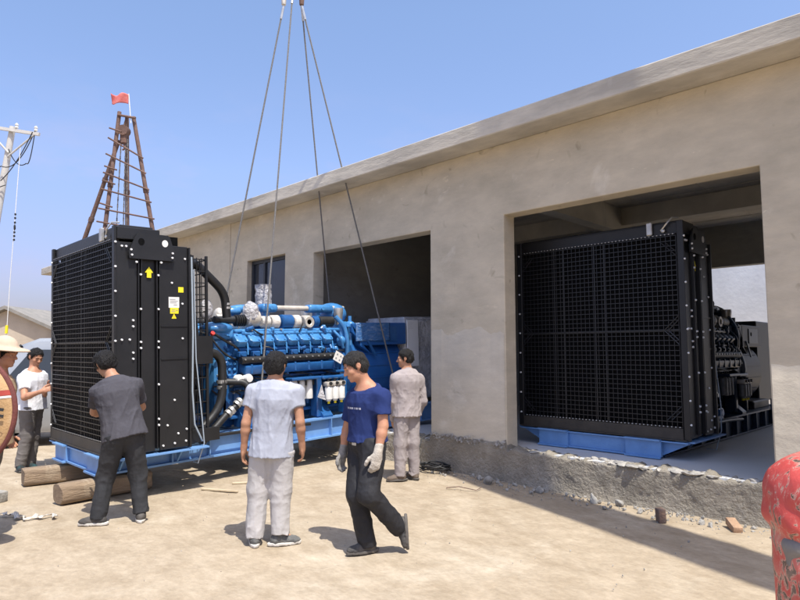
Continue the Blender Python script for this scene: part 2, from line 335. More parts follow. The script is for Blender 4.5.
bpart(mb.build('floor_slab', M['floor'], bld, smooth=0))
# roof slab with drip lip
mb = MB(); mb.box(((-25.4 + 3.6) / 2, (8.7 - 0.41) / 2, 4.66), (29.0, 9.11, 0.24), bev=0.012)
rf = bpart(mb.build('roof_slab', M['eave'], bld, smooth=0))
mb = MB()
for yy in (2.1, 4.9): mb.box((-5.0, yy, 4.36), (9.2, 0.24, 0.35))
mb.box((-5.5, 4.05, 4.30), (0.26, 7.4, 0.47))
bpart(mb.build('ceiling_beam', M['ceil'], bld, smooth=0))
mb = MB()                             # board marks on the cast ceiling
for yy in np.arange(0.8, 7.9, 0.92): mb.box((-3.1, yy, 4.533), (4.4, 0.012, 0.012))
for xx in np.arange(-4.9, -0.8, 1.22): mb.box((xx, 4.1, 4.5345), (0.014, 7.5, 0.009))
bpart(mb.build('formwork_ridge', M['ceil'], bld, smooth=0))
# window: frame, mullion, panes
def window(x0, x1, z0, z1):
    mb = MB(); y = 0.15
    for xx in (x0 + 0.035, x1 - 0.035): mb.box((xx, y, (z0 + z1) / 2), (0.07, 0.07, z1 - z0))
    for zz in (z0 + 0.035, z1 - 0.035): mb.box(((x0 + x1) / 2, y, zz), (x1 - x0 - 0.14, 0.066, 0.07))
    mb.box((x0 + 0.49, y, (z0 + z1) / 2), (0.06, 0.066, z1 - z0 - 0.14)); mb.box((x0 + 0.26, y, z0 + 0.42), (0.39, 0.06, 0.05))
    w = bpart(mb.build('window', M['frame'], bld, smooth=0))
    mb = MB(); mb.box(((x0 + x1) / 2, y + 0.005, (z0 + z1) / 2), (x1 - x0 - 0.1, 0.012, z1 - z0 - 0.1)); mb.build('pane', M['glass'], w, smooth=0)
    mb = MB(); mb.box(((x0 + x1) / 2, 0.045, z0 + 0.015), (x1 - x0 - 0.005, 0.14, 0.03)); mb.build('window_sill', M['wall'], w, smooth=0)
for o in ops[2:]: window(*o)
# rough plinth under the wall: lumpy face, broken mortar lip along its top
def plinth():
    xs = np.concatenate([np.arange(-24.6, -10.5, 0.25), np.arange(-10.5, -0.9, 0.022), np.arange(-0.9, 3.2, 0.2)])
    rows = 26; V = []
    for i, x in enumerate(xs):
        inb = (RO[0] < x < RO[1]) or (LO[0] < x < LO[1])
        p = np.array([[x * 5, 1.7, 0.4], [x * 17, 4.1, 2.2], [x * 1.3, 0.2, 5]]); n1, n2, n3 = vnoise(p)
        top = (0.355 + 0.035 * n1 + 0.03 * n2) if inb else (0.415 + 0.07 * n1 + 0.045 * n2)
        for j in range(rows):
            u = j / (rows - 1)
            if u < 0.8:
                v_ = u / 0.8; z = -0.03 + v_ * (top + 0.03); y = -0.055 + 0.02 * v_ ** 1.5 - 0.07 * (1 - v_) ** 6 * n3
            else:
                v_ = (u - 0.8) / 0.2; z = top + (0.06 * math.sin(v_ * PI) * (n2 - 0.35) if inb else 0.015 * math.sin(v_ * PI)); y = -0.035 + v_ * (0.30 if inb else 0.05)
                if inb: z += v_ * (0.385 - top)
            q = np.array([[x * 7, y * 7, z * 9], [x * 26, y * 20, z * 26]]); a, b_ = vnoise(q)
            amp = 1 if u < 0.97 else 0.2
            if u <= 0.82: y -= amp * ((a - 0.5) * 0.018 + abs(b_ - 0.5) * 0.022)
            else: z += amp * (max(0, b_ - 0.45) * 0.07 + (a - 0.5) * 0.02) if inb else 0
            V.append((x, y, z))
    nx_ = len(xs); idx = np.arange(nx_ * rows).reshape(nx_, rows)
    F = np.stack([idx[:-1, :-1], idx[1:, :-1], idx[1:, 1:], idx[:-1, 1:]], -1).reshape(-1, 4)
    me = bpy.data.meshes.new('plinth'); me.from_pydata(V, [], F.tolist()); me.materials.append(M['plinth'])
    me.polygons.foreach_set('use_smooth', [True] * len(me.polygons)); return bpart(link('plinth', me, bld))
plinth()

# coats of paler plaster low on the pillars, right pillar's is painted sunlight; ragged tops
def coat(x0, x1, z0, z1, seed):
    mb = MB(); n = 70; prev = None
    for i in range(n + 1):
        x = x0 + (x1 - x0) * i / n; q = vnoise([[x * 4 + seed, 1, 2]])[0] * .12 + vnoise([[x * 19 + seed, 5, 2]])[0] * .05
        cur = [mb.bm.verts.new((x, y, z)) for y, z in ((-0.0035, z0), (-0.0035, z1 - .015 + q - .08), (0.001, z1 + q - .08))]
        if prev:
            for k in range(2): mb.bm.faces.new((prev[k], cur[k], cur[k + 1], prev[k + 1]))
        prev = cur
    bpart(mb.build('plaster_coat_and_sunlit', M['plaster_pale_sunlit'], bld, 60))
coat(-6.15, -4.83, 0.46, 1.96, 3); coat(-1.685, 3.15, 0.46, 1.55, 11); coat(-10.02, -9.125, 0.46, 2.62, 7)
# whitewashed wall beyond the rear opening
mb = MB(); mb.box((-5.5, 13.4, 2.6), (16, 0.25, 5.2)); o = mb.build('yard_wall', M['white_wall'], None, smooth=0)
tag(o, 'whitewashed blank wall seen through the hall behind the right generator', 'wall')

# ------------------------------------------------------------------ far things at the left
Rv = Vector((math.sin(R(CAM_YAW)), math.cos(R(CAM_YAW)), 0)); Fv = Vector((-math.cos(R(CAM_YAW)), math.sin(R(CAM_YAW)), 0)); YAW = math.atan2(Rv.y, Rv.x)
def yard(r, f, z=0):
    p = Vector((0, -6.76, 0)) + Rv * r + Fv * f; return (p.x, p.y, z)
hs = thing('gable_house', 'low plain beige house with a grey gabled sheet roof', 'house', yard(-16.1, 25), (0, 0, YAW))
mb = MB(); mb.prism([(-3.6, 0, 0), (3.1, 0, 0), (3.1, 0, 2.05), (0, 0, 3.42), (-3.6, 0, 1.95)], (0, 7, 0)); mb.build('wall', M['house'], hs, smooth=0)
mb = MB(); mb.prism([(0, -0.3, 3.43), (3.5, -0.3, 1.90), (3.5, -0.3, 2.02), (0, -0.3, 3.57), (-4.0, -0.3, 1.95), (-4.0, -0.3, 1.83)], (0, 7.6, 0)); mb.build('roof', M['roof'], hs, smooth=0)
mb = MB(); mb.box((-2.0, -0.02, 1.3), (0.9, 0.06, 0.9)); mb.build('window', M['frame'], hs, smooth=0)
sh = thing('storage_shed', 'distant shed with a white sheet metal roof', 'shed', yard(-15.3, 31), (0, 0, YAW))
mb = MB(); mb.box((0, 2.5, 1.6), (5.0, 5, 3.2)); mb.build('wall', M['house'], sh, smooth=0)
mb = MB(); mb.prism([(-3.0, -0.4, 3.22), (3.0, -0.4, 3.9), (3.0, -0.4, 4.0), (-3.0, -0.4, 3.32)], (0, 6, 0)); mb.build('roof', M['white'], sh, smooth=0)

up = thing('utility_pole', 'leaning grey concrete utility pole with a crossarm and drooping wires', 'utility pole', yard(-10.95, 16), (0, 0, YAW))
def pole_x(z): return -0.44 + 0.148 * z * 0.8
mb = MB(); mb.cyl((pole_x(-0.2), 0, -0.2), (pole_x(7.75), 0, 7.75), 0.145, 0.075, 16); mb.build('pole', M['pole'], up)
top = pole_x(7.6)
mb = MB(); mb.box((top + 0.05, -0.11, 7.62), (1.55, 0.07, 0.08), (0, R(9), 0)); mb.tube([(top, -0.1, 6.9), (top + 0.7, -0.12, 7.5)], 0.025); mb.tube([(top, -0.1, 7.0), (top - 0.6, -0.12, 7.66)], 0.025); mb.build('crossarm', M['pole'], up)
for dx in (-0.62, 0.2, 0.72):
    mb = MB(); mb.lathe([(0.02, 0), (0.05, 0.03), (0.03, 0.07), (0.05, 0.1), (0.02, 0.15)], (top + dx, -0.12, 7.68 - dx * 0.15), 'Z', 10); mb.build('insulator', M['white'], up)
mb = MB()
def sag(a, b_, s_, n=14): return [Vector(a).lerp(Vector(b_), k / n) + Vector((0, 0, -s_ * 4 * (k / n) * (1 - k / n))) for k in range(n + 1)]
for a, b_, s_ in (((top + 0.7, -0.12, 7.6), (top - 0.1, -0.2, 6.6), 0.35), ((top + 0.65, -0.15, 7.55), (top - 0.1, -0.2, 6.2), 0.15), ((top - 0.1, -0.2, 6.6), (top - 1.6, -0.3, 7.7), 0.5),
                  ((top, -0.15, 6.1), (top - 4, -1.0, 4.6), 0.1), ((top - 0.6, -0.12, 7.75), (top - 9, 0, 8.4), 0.3), ((top + 0.7, -0.12, 7.6), (top + 0.52, -0.13, 6.7), 0.3), ((top + 0.52, -0.13, 6.7), (top, -0.1, 7.1), 0.2)):
    mb.tube(sag(a, b_, s_), 0.013, 5)
mb.build('wire', M['rubber'], up)
gwr = thing('guy_wire', 'thin pale guy wire with small insulator beads and a yellow sleeve', 'guy wire', yard(-10.13, 15.8), (0, 0, YAW))
mb = MB(); mb.tube([(0.02, 0, 7.1), (-0.06, 0, 3.5), (-0.10, 0, 0)], 0.009, 6); mb.build('wire', M['white'], gwr)
mb = MB()
for z in (4.62, 4.72, 4.82, 4.95, 5.08, 5.2, 5.3): mb.ell((-0.015, 0, z), (0.03, 0.03, 0.035 if z != 4.95 else 0.09), 1)
mb.build('insulator', M['rubber'], gwr)
for k in range(4): mb = MB(); mb.cyl((-0.085, 0, 0.9 + k * 0.42), (-0.08, 0, 1.11 + k * 0.42), 0.035); mb.build('sleeve_band', M['yellow'], gwr)

# tripod derrick with ladder rungs, block and chain, flag
td = thing('pipe_derrick', 'rusty four legged pipe derrick with ladder rungs standing behind the generators', 'derrick', yard(-6.65, 14.5), (0, 0, YAW))
def dpx(px, py, dd=0):               # measured heights and spreads of the derrick, at its own distance
    v_ = (300 - py) / 608.5; c_, s_ = math.cos(R(CAM_PITCH)), math.sin(R(CAM_PITCH)); t_ = (14.5 + dd) / (c_ - v_ * s_); return ((px - 400) / 608.5 * t_ + 6.65, dd, 1.68 + t_ * (s_ + v_ * c_))
legs = {'A': ((119, 140), (64, 298), 0.0, 1.0), 'B': ((119.5, 112), (91, 340), 0, -1.1), 'C': ((127, 116), (127.5, 330), 0.15, 1.2), 'D': ((133.5, 117), (172, 345), 0.05, -0.2)}
ax = {}
for k, (a, b_, d0, d1) in legs.items():
    A = Vector(dpx(*a, d0)); B = Vector(dpx(*b_, d1 * 0.55)); d = (A - B).normalized(); B2 = B - d * (B.z / d.z) if k != 'A' else B; ax[k] = (A, B2)
    mb = MB(); mb.cyl(B2, A, 0.056, 0.047, 12)
    if k == 'A': mb.cyl((B.x, B.y, 0), B, 0.06, None, 12); mb.ell(B, (0.062, 0.062, 0.062), 2)
    for q in (0.25, 0.5, 0.75): c = B2.lerp(A, q); mb.cyl(c - d * 0.05, c + d * 0.05, 0.066, None, 12)
    mb.build('leg', M['rust'], td)
def on_leg(k, z): A, B = ax[k]; return B.lerp(A, (z - B.z) / (A.z - B.z))
for pa, pb in ((143.5, 156.5), (159.5, 172), (178, 189), (194, 202), (213, 219), (226, 232)):
    a, b_ = on_leg('B', dpx(110, pa)[2]), on_leg('D', dpx(145, pb)[2]); d = (b_ - a).normalized()
    mb = MB(); mb.cyl(a - d * 0.16 + Vector((0, -0.085, 0)), b_ + d * 0.12 + Vector((0, -0.085, 0)), 0.02, None, 8); mb.build('rung', M['rust'], td)
for pz in (132, 171, 185.5, 208.5):
    a = on_leg('B', dpx(110, pz)[2]); mb = MB(); mb.cyl(a + Vector((-0.15, -0.09, 0.05)), a + Vector((0.15, -0.09, -0.05)), 0.02, None, 8); mb.build('rung', M['rust'], td)
tz = Vector(dpx(127, 117)); mb = MB(); mb.cyl(tz + Vector((-0.2, -0.06, 0.03)), tz + Vector((0.24, -0.06, -0.05)), 0.03, None, 10); mb.build('top_pin', M['rust'], td)
mb = MB(); p = Vector(dpx(124, 131)); mb.tube([tz, p + Vector((0, 0, 0.1))], 0.03); mb.cyl(p + Vector((0, -0.09, 0)), p + Vector((0, 0.09, 0)), 0.13, None, 16); mb.box(p + Vector((0, 0, -0.2)), (0.16, 0.12, 0.26), bev=0.03); mb.tube([p + Vector((0, 0, -0.3)), p + Vector((0.05, 0, -0.42)), p + Vector((-0.02, 0, -0.48))], 0.025); mb.build('pulley_block', M['rust'], td)
for dx in (-0.06, 0.05, 0.10):
    mb = MB(); z0 = p.z - 0.25
    for k in range(34): z = z0 - k * 0.085; mb.box((p.x + dx * (1 + k * 0.02), 0.0, z), (0.03 if k % 2 else 0.012, 0.012 if k % 2 else 0.03, 0.085))
    mb.build('chain', M['rope'], td, smooth=0)
fl = thing('red_flag', 'small faded red flag blowing on a thin white stick atop the derrick', 'flag', yard(-6.65 + dpx(131.0, 113)[0], 14.45, 0.0), (0, 0, YAW))
z0 = dpx(0, 116)[2]
mb = MB(); mb.cyl((0.03, 0, z0 - 0.2), (-0.05, 0, z0 + 0.54), 0.011, None, 8); mb.build('flagstick', M['white'], fl)
mb = MB(); n, m_ = 22, 8; g = [[None] * (m_ + 1) for _ in range(n + 1)]
for i in range(n + 1):
    for j in range(m_ + 1):
        u, v_ = i / n, j / m_
        g[i][j] = mb.bm.verts.new((-0.05 - 0.43 * u, 0.06 * math.sin(u * 8 + v_ * 2) * u ** 0.5, z0 + 0.28 + 0.24 * v_ + 0.03 * u + 0.03 * math.sin(u * 6)))
for i in range(n):
    for j in range(m_): mb.bm.faces.new((g[i][j], g[i + 1][j], g[i + 1][j + 1], g[i][j + 1]))
o = mb.build('cloth', M['flag'], fl, 180); s_ = o.modifiers.new('Solidify', 'SOLIDIFY'); s_.thickness = 0.004

# silver van behind the left generator
vn = thing('silver_van', 'silver van with black windscreen pillars parked behind the left workers', 'van', yard(-6.15, 12.0), (0, 0, YAW + R(205)))
mb = MB()   # nose points to local +x ; built as lofted sections (x, half width, sill z, belt z, roof z, roof half width)
secs = [(-2.2, 0.78, 0.35, 0.95, 1.80, 0.66), (-1.9, 0.84, 0.28, 1.0, 1.93, 0.70), (-0.6, 0.85, 0.26, 1.02, 1.97, 0.70), (0.75, 0.85, 0.26, 1.02, 1.93, 0.68), (1.05, 0.85, 0.26, 1.02, 1.80, 0.66), (1.75, 0.83, 0.27, 1.00, 1.06, 0.70), (2.1, 0.78, 0.32, 0.85, 0.92, 0.66), (2.22, 0.68, 0.36, 0.70, 0.78, 0.55)]
rings = []
for x, w, s0, bz, rz, rw in secs:
    prof = [(-w * 0.92, s0), (-w, s0 + 0.12), (-w, bz), (-rw, rz - 0.06), (-rw + 0.08, rz), (rw - 0.08, rz), (rw, rz - 0.06), (w, bz), (w, s0 + 0.12), (w * 0.92, s0)]
    rings.append([mb.bm.verts.new((x, y, z)) for y, z in prof])
for a, b_ in zip(rings[:-1], rings[1:]):
    for k in range(10): mb.bm.faces.new((a[k], a[(k + 1) % 10], b_[(k + 1) % 10], b_[k]))
mb.bm.faces.new(rings[0]); mb.bm.faces.new(rings[-1][::-1])
mb.build('body', M['van'], vn, 30)
M['van_glass'] = pm('van_glass', (0.03, 0.035, 0.04), None, rough=0.12, spec=0.5)
mb = MB(); mb.prism([(1.13, -0.56, 1.745), (1.13, 0.56, 1.745), (1.68, 0.62, 1.145), (1.68, -0.62, 1.145)], (0.014, 0, 0.013)); mb.build('windscreen', M['van_glass'], vn, 0)
for sy in (-1, 1):
    mb = MB(); mb.tube([(1.02, sy * 0.67, 1.80), (1.42, sy * 0.73, 1.40), (1.76, sy * 0.79, 1.03)], 0.035, 6); mb.build('windscreen_pillar', M['rubber'], vn)
    mb = MB(); mb.prism([(0.85, sy * 0.735, 1.72), (-0.35, sy * 0.735, 1.72), (-0.35, sy * 0.85, 1.08), (1.3, sy * 0.85, 1.08)], (0, sy * 0.012, 0.004)); mb.build('side_window', M['van_glass'], vn, 0)
    mb = MB(); mb.prism([(-0.5, sy * 0.735, 1.72), (-1.7, sy * 0.735, 1.72), (-1.7, sy * 0.85, 1.08), (-0.5, sy * 0.85, 1.08)], (0, sy * 0.012, 0.004)); mb.build('side_window', M['van_glass'], vn, 0)
    mb = MB(); mb.ell((1.6, sy * 0.98, 1.15), (0.05, 0.10, 0.09), 2); mb.tube([(1.55, sy * 0.84, 1.08), (1.58, sy * 0.95, 1.12)], 0.02); mb.build('wing_mirror', M['rubber'], vn)
    mb = MB(); mb.ell((2.1, sy * 0.56, 0.72), (0.10, 0.13, 0.08), 2); mb.build('headlight', M['label'], vn)
    for x in (-1.35, 1.35):
        mb = MB(); mb.lathe([(0.1, -0.09), (0.27, -0.09), (0.31, -0.05), (0.31, 0.05), (0.27, 0.09), (0.1, 0.09)], (x, sy * 0.78, 0.31), 'Y', 24); w = mb.build('wheel', M['tyre'], vn)
        mb = MB(); mb.lathe([(0.02, -0.095), (0.18, -0.1), (0.19, 0.1), (0.02, 0.095)], (x, sy * 0.78, 0.31), 'Y', 18); mb.build('rim', M['steel'], w)
mb = MB(); mb.box((2.19, 0, 0.46), (0.09, 1.3, 0.16), bev=0.03); mb.build('bumper', M['van'], vn)
mb = MB(); mb.box((0.6, -0.3, 2.02), (0.06, 0.25, 0.10), bev=0.02); mb.build('roof_lamp', M['red_ink'], vn)
# ------------------------------------------------------------------ generator sets
M['navy'] = pm('shaded_navy_paint', (0.016, 0.035, 0.07), (0.011, 0.024, 0.05), 6, 0.35); M['charcoal'] = pm('shaded_charcoal_paint', (0.035, 0.036, 0.040), (0.025, 0.026, 0.03), 6, 0.45); M['grey_part'] = pm('shaded_grey_metal', (0.22, 0.215, 0.205), (0.15, 0.147, 0.14), 9, 0.5, metal=0.3)  # darker copies of the engine colours, bay shade painted into the right set
M['rivets'] = pm('rivet_strip_paint', (0.012, 0.012, 0.013), None, rough=0.4)
t_ = M['rivets'].node_tree; tc_ = nd(t_, 'ShaderNodeTexCoord'); sp_ = nd(t_, 'ShaderNodeSeparateXYZ'); t_.links.new(tc_.outputs['Object'], sp_.inputs[0])
m1_ = nd(t_, 'ShaderNodeMath', operation='MULTIPLY'); m1_.inputs[1].default_value = 1 / 0.048; t_.links.new(sp_.outputs['X'], m1_.inputs[0]); m2_ = nd(t_, 'ShaderNodeMath', operation='FRACT'); t_.links.new(m1_.outputs[0], m2_.inputs[0])
m3_ = nd(t_, 'ShaderNodeMath', operation='LESS_THAN'); m3_.inputs[1].default_value = 0.32; t_.links.new(m2_.outputs[0], m3_.inputs[0]); mx_ = nd(t_, 'ShaderNodeMix', data_type='RGBA'); t_.links.new(m3_.outputs[0], mx_.inputs[0])
mx_.inputs[6].default_value = (0.012, 0.012, 0.013, 1); mx_.inputs[7].default_value = (0.42, 0.42, 0.42, 1); t_.links.new(mx_.outputs[2], t_.nodes['Principled BSDF'].inputs['Base Color'])
# local frame: +x the side turned to the camera, +y from the radiator to the rear, z=0 under the skid
def make_genset(label, loc, rot, wrapped):
    G = thing('generator_set', label, 'generator', loc, rot, 'diesel generator sets with black radiators')
    B = lambda mb, n, m, p=G, s=35: mb.build(n, m, p, s)
    # --- skid: two I-beam rails, cross members, tapered front beam with bracket plates
    for sx in (1, -1):
        x = sx * 0.76; mb = MB()
        mb.box((x, 3.26, 0.012), (0.16, 6.08, 0.024)); mb.box((x, 3.26, 0.288), (0.16, 6.08, 0.024)); mb.box((x, 3.26, 0.15), (0.02, 6.08, 0.252))
        for k in range(12): mb.box((x + sx * 0.045, 0.45 + k * 0.5, 0.15), (0.068, 0.014, 0.25))
        B(mb, 'skid_rail', M['blue_skid'] if wrapped else M['navy'], G, 0)
        for yy in (2.2, 4.9):
            mb = MB(); mb.box((x + sx * 0.085, yy, 0.36), (0.03, 0.20, 0.20), bev=0.01); mb.cyl((x + sx * 0.06, yy, 0.40), (x + sx * 0.125, yy, 0.40), 0.05, None, 14)
            B(mb, 'lifting_eye', M['blue'])
    for yy in (0.9, 2.0, 3.1, 4.2, 5.3, 6.2):
        mb = MB(); mb.box((0, yy, 0.15), (1.49, 0.09, 0.22)); B(mb, 'cross_member', M['blue_skid'], G, 0)
    mb = MB()
    mb.box((0, 0.02, 0.112), (1.62, 0.02, 0.176)); mb.box((0, 0.05, 0.205), (2.30, 0.15, 0.014)); mb.box((0, 0.05, 0.012), (1.62, 0.15, 0.022))
    for sx in (1, -1):
        mb.prism([(sx * 0.82, 0.06, 0.196), (sx * 1.16, 0.06, 0.196), (sx * 0.82, 0.06, 0.024)], (0, 0.014, 0))
        mb.box((sx * 0.62, -0.012, 0.107), (0.44, 0.042, 0.210)); mb.box((sx * 0.62, -0.03, 0.008), (0.44, 0.09, 0.02)); mb.box((sx * 0.62, -0.03, 0.214), (0.44, 0.09, 0.018))
    B(mb, 'front_beam', M['blue_skid'], G, 0)
    for sx in (1, -1): mb = MB(); mb.box((sx * 1.10, 0.66, 0.213), (0.22, 1.25, 0.018)); B(mb, 'radiator_foot', M['blue_skid'], G, 0)
    for sx in (1, -1):
        for yy in (0.3, 1.0): mb = MB(); mb.prism([(sx * 1.0, yy, 0.2), (sx * 0.84, yy, 0.03), (sx * 0.84, yy, 0.2)], (0, 0.02, 0)); B(mb, 'gusset', M['blue_skid'], G, 0)
    # --- radiator
    mb = MB(); mb.box((0, 0.5, 1.53), (2.18, 0.80, 2.52)); B(mb, 'radiator_core', M['core'], G, 0)
    mb = MB()
    for sx in (1, -1):
        mb.box((sx * 1.145, 0.012, 1.54), (0.075, 0.03, 2.62), bev=0.004); mb.box((sx * 1.108, 0.05, 1.54), (0.014, 0.07, 2.4))
    mb.box((0, 0.03, 1.53), (2.2, 0.035, 0.03))
    B(mb, 'radiator_frame', M['black'])
    mb = MB(); mb.box((0, 0.32, 2.772), (2.34, 0.57, 0.14), bev=0.006); mb.box((-1.155, 0.03, 2.775), (0.05, 0.03, 0.155)); B(mb, 'top_tank', M['black'])
    mb = MB(); mb.prism([(-1.1, -0.012, 0.225), (1.1, -0.012, 0.225), (1.1, -0.012, 0.372), (-1.1, -0.012, 0.372)], (0, 0.02, 0)); mb.box((0, 0.02, 0.235), (2.28, 0.10, 0.014)); B(mb, 'apron_panel', M['apron'], G, 0)
    mb = MB()
    for i in range(37): x = -1.09 + i * 2.18 / 36; mb.box((x, 0.012, 1.53), (0.006, 0.006, 2.31))
    for j in range(39):
        z = 0.385 + j * 2.29 / 38; mb.box((0, 0.004, z), (2.19, 0.010, 0.0075))
    B(mb, 'grille', M['wire'], G, 0)
    mb = MB()
    for x in (-0.58, -0.44, 0.02, 0.16): mb.box((x, 0.022, 1.53), (0.014, 0.012, 2.31))
    for sx in (1, -1):
        for zc, sz in ((2.60, -1), (1.53, 1), (1.53, -1), (0.46, 1)):
            for q in (0.12, 0.17): mb.tube([(sx * (1.09 - q), -0.004, zc), (sx * 1.09, -0.004, zc + sz * q)], 0.006, 5)
    B(mb, 'grille_brace', M['wire'], G, 0)
    # dotted rivet line over and under the mesh
    for z in (2.695, 0.385): mb = MB(); mb.box((0, -0.006, z), (2.18, 0.008, 0.010)); B(mb, 'rivet_strip', M['rivets'], G, 0)
    for sx in (1, -1):
        mb = MB()
        x = sx * 1.125
        for y0, y1, d in ((0.03, 0.30, 0.02), (0.355, 0.545, 0.0), (0.60, 1.0, 0.025)):
            mb = MB(); mb.box((x + sx * d, (y0 + y1) / 2, 1.46), (0.03, y1 - y0, 2.42), bev=0.004); B(mb, 'side_panel', M['black'])
        mb = MB()
        for y in (0.31, 0.346, 0.555, 0.59): mb.box((x + sx * 0.035, y, 1.43), (0.06, 0.012, 2.3))
        mb.box((x + sx * 0.02, 1.015, 1.45), (0.10, 0.024, 2.42))
        for z in (1.31, 1.70): mb.box((x + sx * 0.044, 0.80, z), (0.012, 0.37, 0.014))
        B(mb, 'panel_flange', M['black'], G, 0)
        mb = MB(); xx = sx * 1.19
        mb.prism([(xx, 0.18, 2.48), (xx, 0.78, 2.475), (xx, 0.80, 2.55), (xx, 0.73, 2.75), (xx, 0.70, 2.78), (xx, 0.30, 2.78), (xx, 0.26, 2.74), (xx, 0.17, 2.56)], (sx * 0.022, 0, 0))
        lp = B(mb, 'lifting_plate', M['black'])
        for y in (0.335, 0.655):
            mb = MB(); mb.cyl((xx + sx * 0.018, y, 2.68), (xx + sx * 0.025, y, 2.68), 0.042, None, 18); mb.build('lifting_hole', M['core'] if y < 0.5 else M['label'], lp)
    mb = MB(); mb.box((0.0, 0.30, 2.852), (2.30, 0.44, 0.035), bev=0.01); B(mb, 'top_cover', M['black'])
    mb = MB(); mb.box((0.78, -0.0, 2.79), (0.07, 0.05, 0.16), bev=0.01); B(mb, 'hood_bracket', M['steel'])
    mb = MB(); mb.tube([(0.92, 0.0, 2.75), (1.0, -0.02, 2.83), (1.05, 0.02, 2.9), (1.1, 0.1, 2.9)], 0.012, 6); mb.ell((0.95, -0.01, 2.745), (0.03, 0.02, 0.025), 1); B(mb, 'drain_fitting', M['steel'])
    # bolts: one mesh, many linked copies
    mb = MB(); mb.cyl((-0.006, 0, 0), (0.012, 0, 0), 0.0135, 0.011, 8); proto = B(mb, 'bolt', M['bolt']); first = True
    spots = [(1.184, 0.012, 0.42 + k * 0.28) for k in range(9)] + [(-1.145, -0.004, 0.42 + k * 0.28) for k in range(9)]
    for y in (0.335, 0.57): spots += [(1.193, y + 0.0, z) for z in (0.55, 0.62, 1.02, 1.45, 1.52, 1.9, 2.3)]
    spots += [(1.168, y, 1.55) for y in (0.10, 0.20)] + [(1.168, y, 2.62) for y in (0.10, 0.155)]
    for z in (1.40, 1.33): spots.append((1.168, 0.245, z))
    for z in (1.77, 1.70): spots.append((1.168, 0.245, z))
    spots += [(1.168, y, z) for y, z in ((0.64, 0.30), (0.80, 0.31), (0.96, 0.32), (0.70, 0.53), (0.85, 0.42), (0.80, 0.82), (0.93, 1.07), (0.92, 1.55), (0.92, 1.97), (0.77, 2.22), (0.96, 2.52), (0.78, 2.56), (0.97, 0.46))]
    spots += [(1.215, y, z) for y, z in ((0.20, 2.58), (0.21, 2.52), (0.76, 2.57), (0.755, 2.515), (0.27, 2.44), (0.60, 2.45))]
    for s_ in spots:
        if first: proto.location = s_; first = False; o = proto
        else: o = copy_part(proto, G, s_)
        if abs(s_[0]) < 1.15: o.rotation_euler = (0, 0, -PI / 2)
    # labels
    mb = MB(); mb.prism([(1.157, 0.43, 2.27), (1.157, 0.49, 2.27), (1.157, 0.49, 2.33), (1.157, 0.515, 2.33), (1.157, 0.46, 2.40), (1.157, 0.405, 2.33), (1.157, 0.43, 2.33)], (0.003, 0, 0)); B(mb, 'arrow_label', M['yellow'], G, 0)
    if wrapped:
        for (y, z, dy, dz, m) in ((0.90, 2.14, 0.075, 0.065, 'yellow'), (0.80, 1.985, 0.15, 0.13, 'label'), (0.805, 1.885, 0.12, 0.07, 'yellow')):
            mb = MB(); mb.box((1.1665, y, z), (0.003, dy, dz)); B(mb, 'warning_label', M[m], G, 0)
        mb = MB()
        for k, (y, z, w) in enumerate(((0.78, 2.02, 0.08), (0.80, 2.0, 0.11), (0.79, 1.98, 0.09), (0.82, 1.955, 0.05), (0.84, 1.89, 0.03), (0.79, 1.895, 0.05), (0.79, 1.875, 0.06))): mb.box((1.1685, y, z), (0.002, w, 0.007))
        B(mb, 'label_print', M['grey_ink'], G, 0)
        mb = MB(); mb.prism([(1.1655, 0.765, 1.79), (1.1655, 0.835, 1.79), (1.1655, 0.80, 1.85)], (0.003, 0, 0)); B(mb, 'warning_triangle', M['yellow'], G, 0)
        o = text('warning_sign', '!', 0.045, M['ink'], G, (1.1692, 0.80, 1.812), (PI / 2, 0, PI / 2))
    # pale drain hose at the rear edge, hanging loop
    mb = MB(); mb.tube([(1.17, 1.05, 2.55), (1.175, 1.06, 1.6), (1.17, 1.05, 0.9), (1.16, 1.08, 0.5), (1.12, 1.2, 0.28)], 0.011, 7)
    mb.tube([(1.17, 1.08, 2.4), (1.15, 1.11, 1.3), (1.19, 1.16, 0.6), (1.17, 1.20, 0.26), (1.12, 1.14, 0.02), (1.0, 1.14, 0.02)], 0.007, 7); B(mb, 'drain_hose', pm('pale_hose', (0.36, 0.42, 0.48), None, rough=0.4))
    # fan shroud and guard behind the core
    mb = MB(); mb.box((0, 1.06, 1.5), (2.1, 0.10, 2.2)); mb.lathe([(0.6, 1.1), (0.98, 1.1), (0.98, 1.24), (0.6, 1.24)], (0, 0, 1.45), 'Y', 40); B(mb, 'fan_shroud', M['black'])
    mb = MB()
    for sx in (1, -1):
        for y in (1.13, 1.32): mb.box((sx * 1.02, y, 1.42), (0.03, 0.03, 2.35))
        for k in range(16): mb.box((sx * 1.02, 1.225, 0.3 + k * 0.15), (0.012, 0.17, 0.012))
        mb.box((sx * 1.02, 1.19, 1.42), (0.01, 0.008, 2.3)); mb.box((sx * 1.02, 1.255, 1.42), (0.01, 0.008, 2.3))
        mb.box((sx * 1.04, 1.25, 1.40), (0.05, 0.26, 0.35)); mb.box((sx * 1.04, 1.27, 0.34), (0.06, 0.38, 0.16))
    for k in range(14): mb.box((0, 1.32, 0.4 + k * 0.165), (2.04, 0.012, 0.012))
    for k in range(13): mb.box((-1 + k / 6, 1.325, 1.42), (0.012, 0.012, 2.3))
    B(mb, 'fan_guard', M['black'], G, 0)
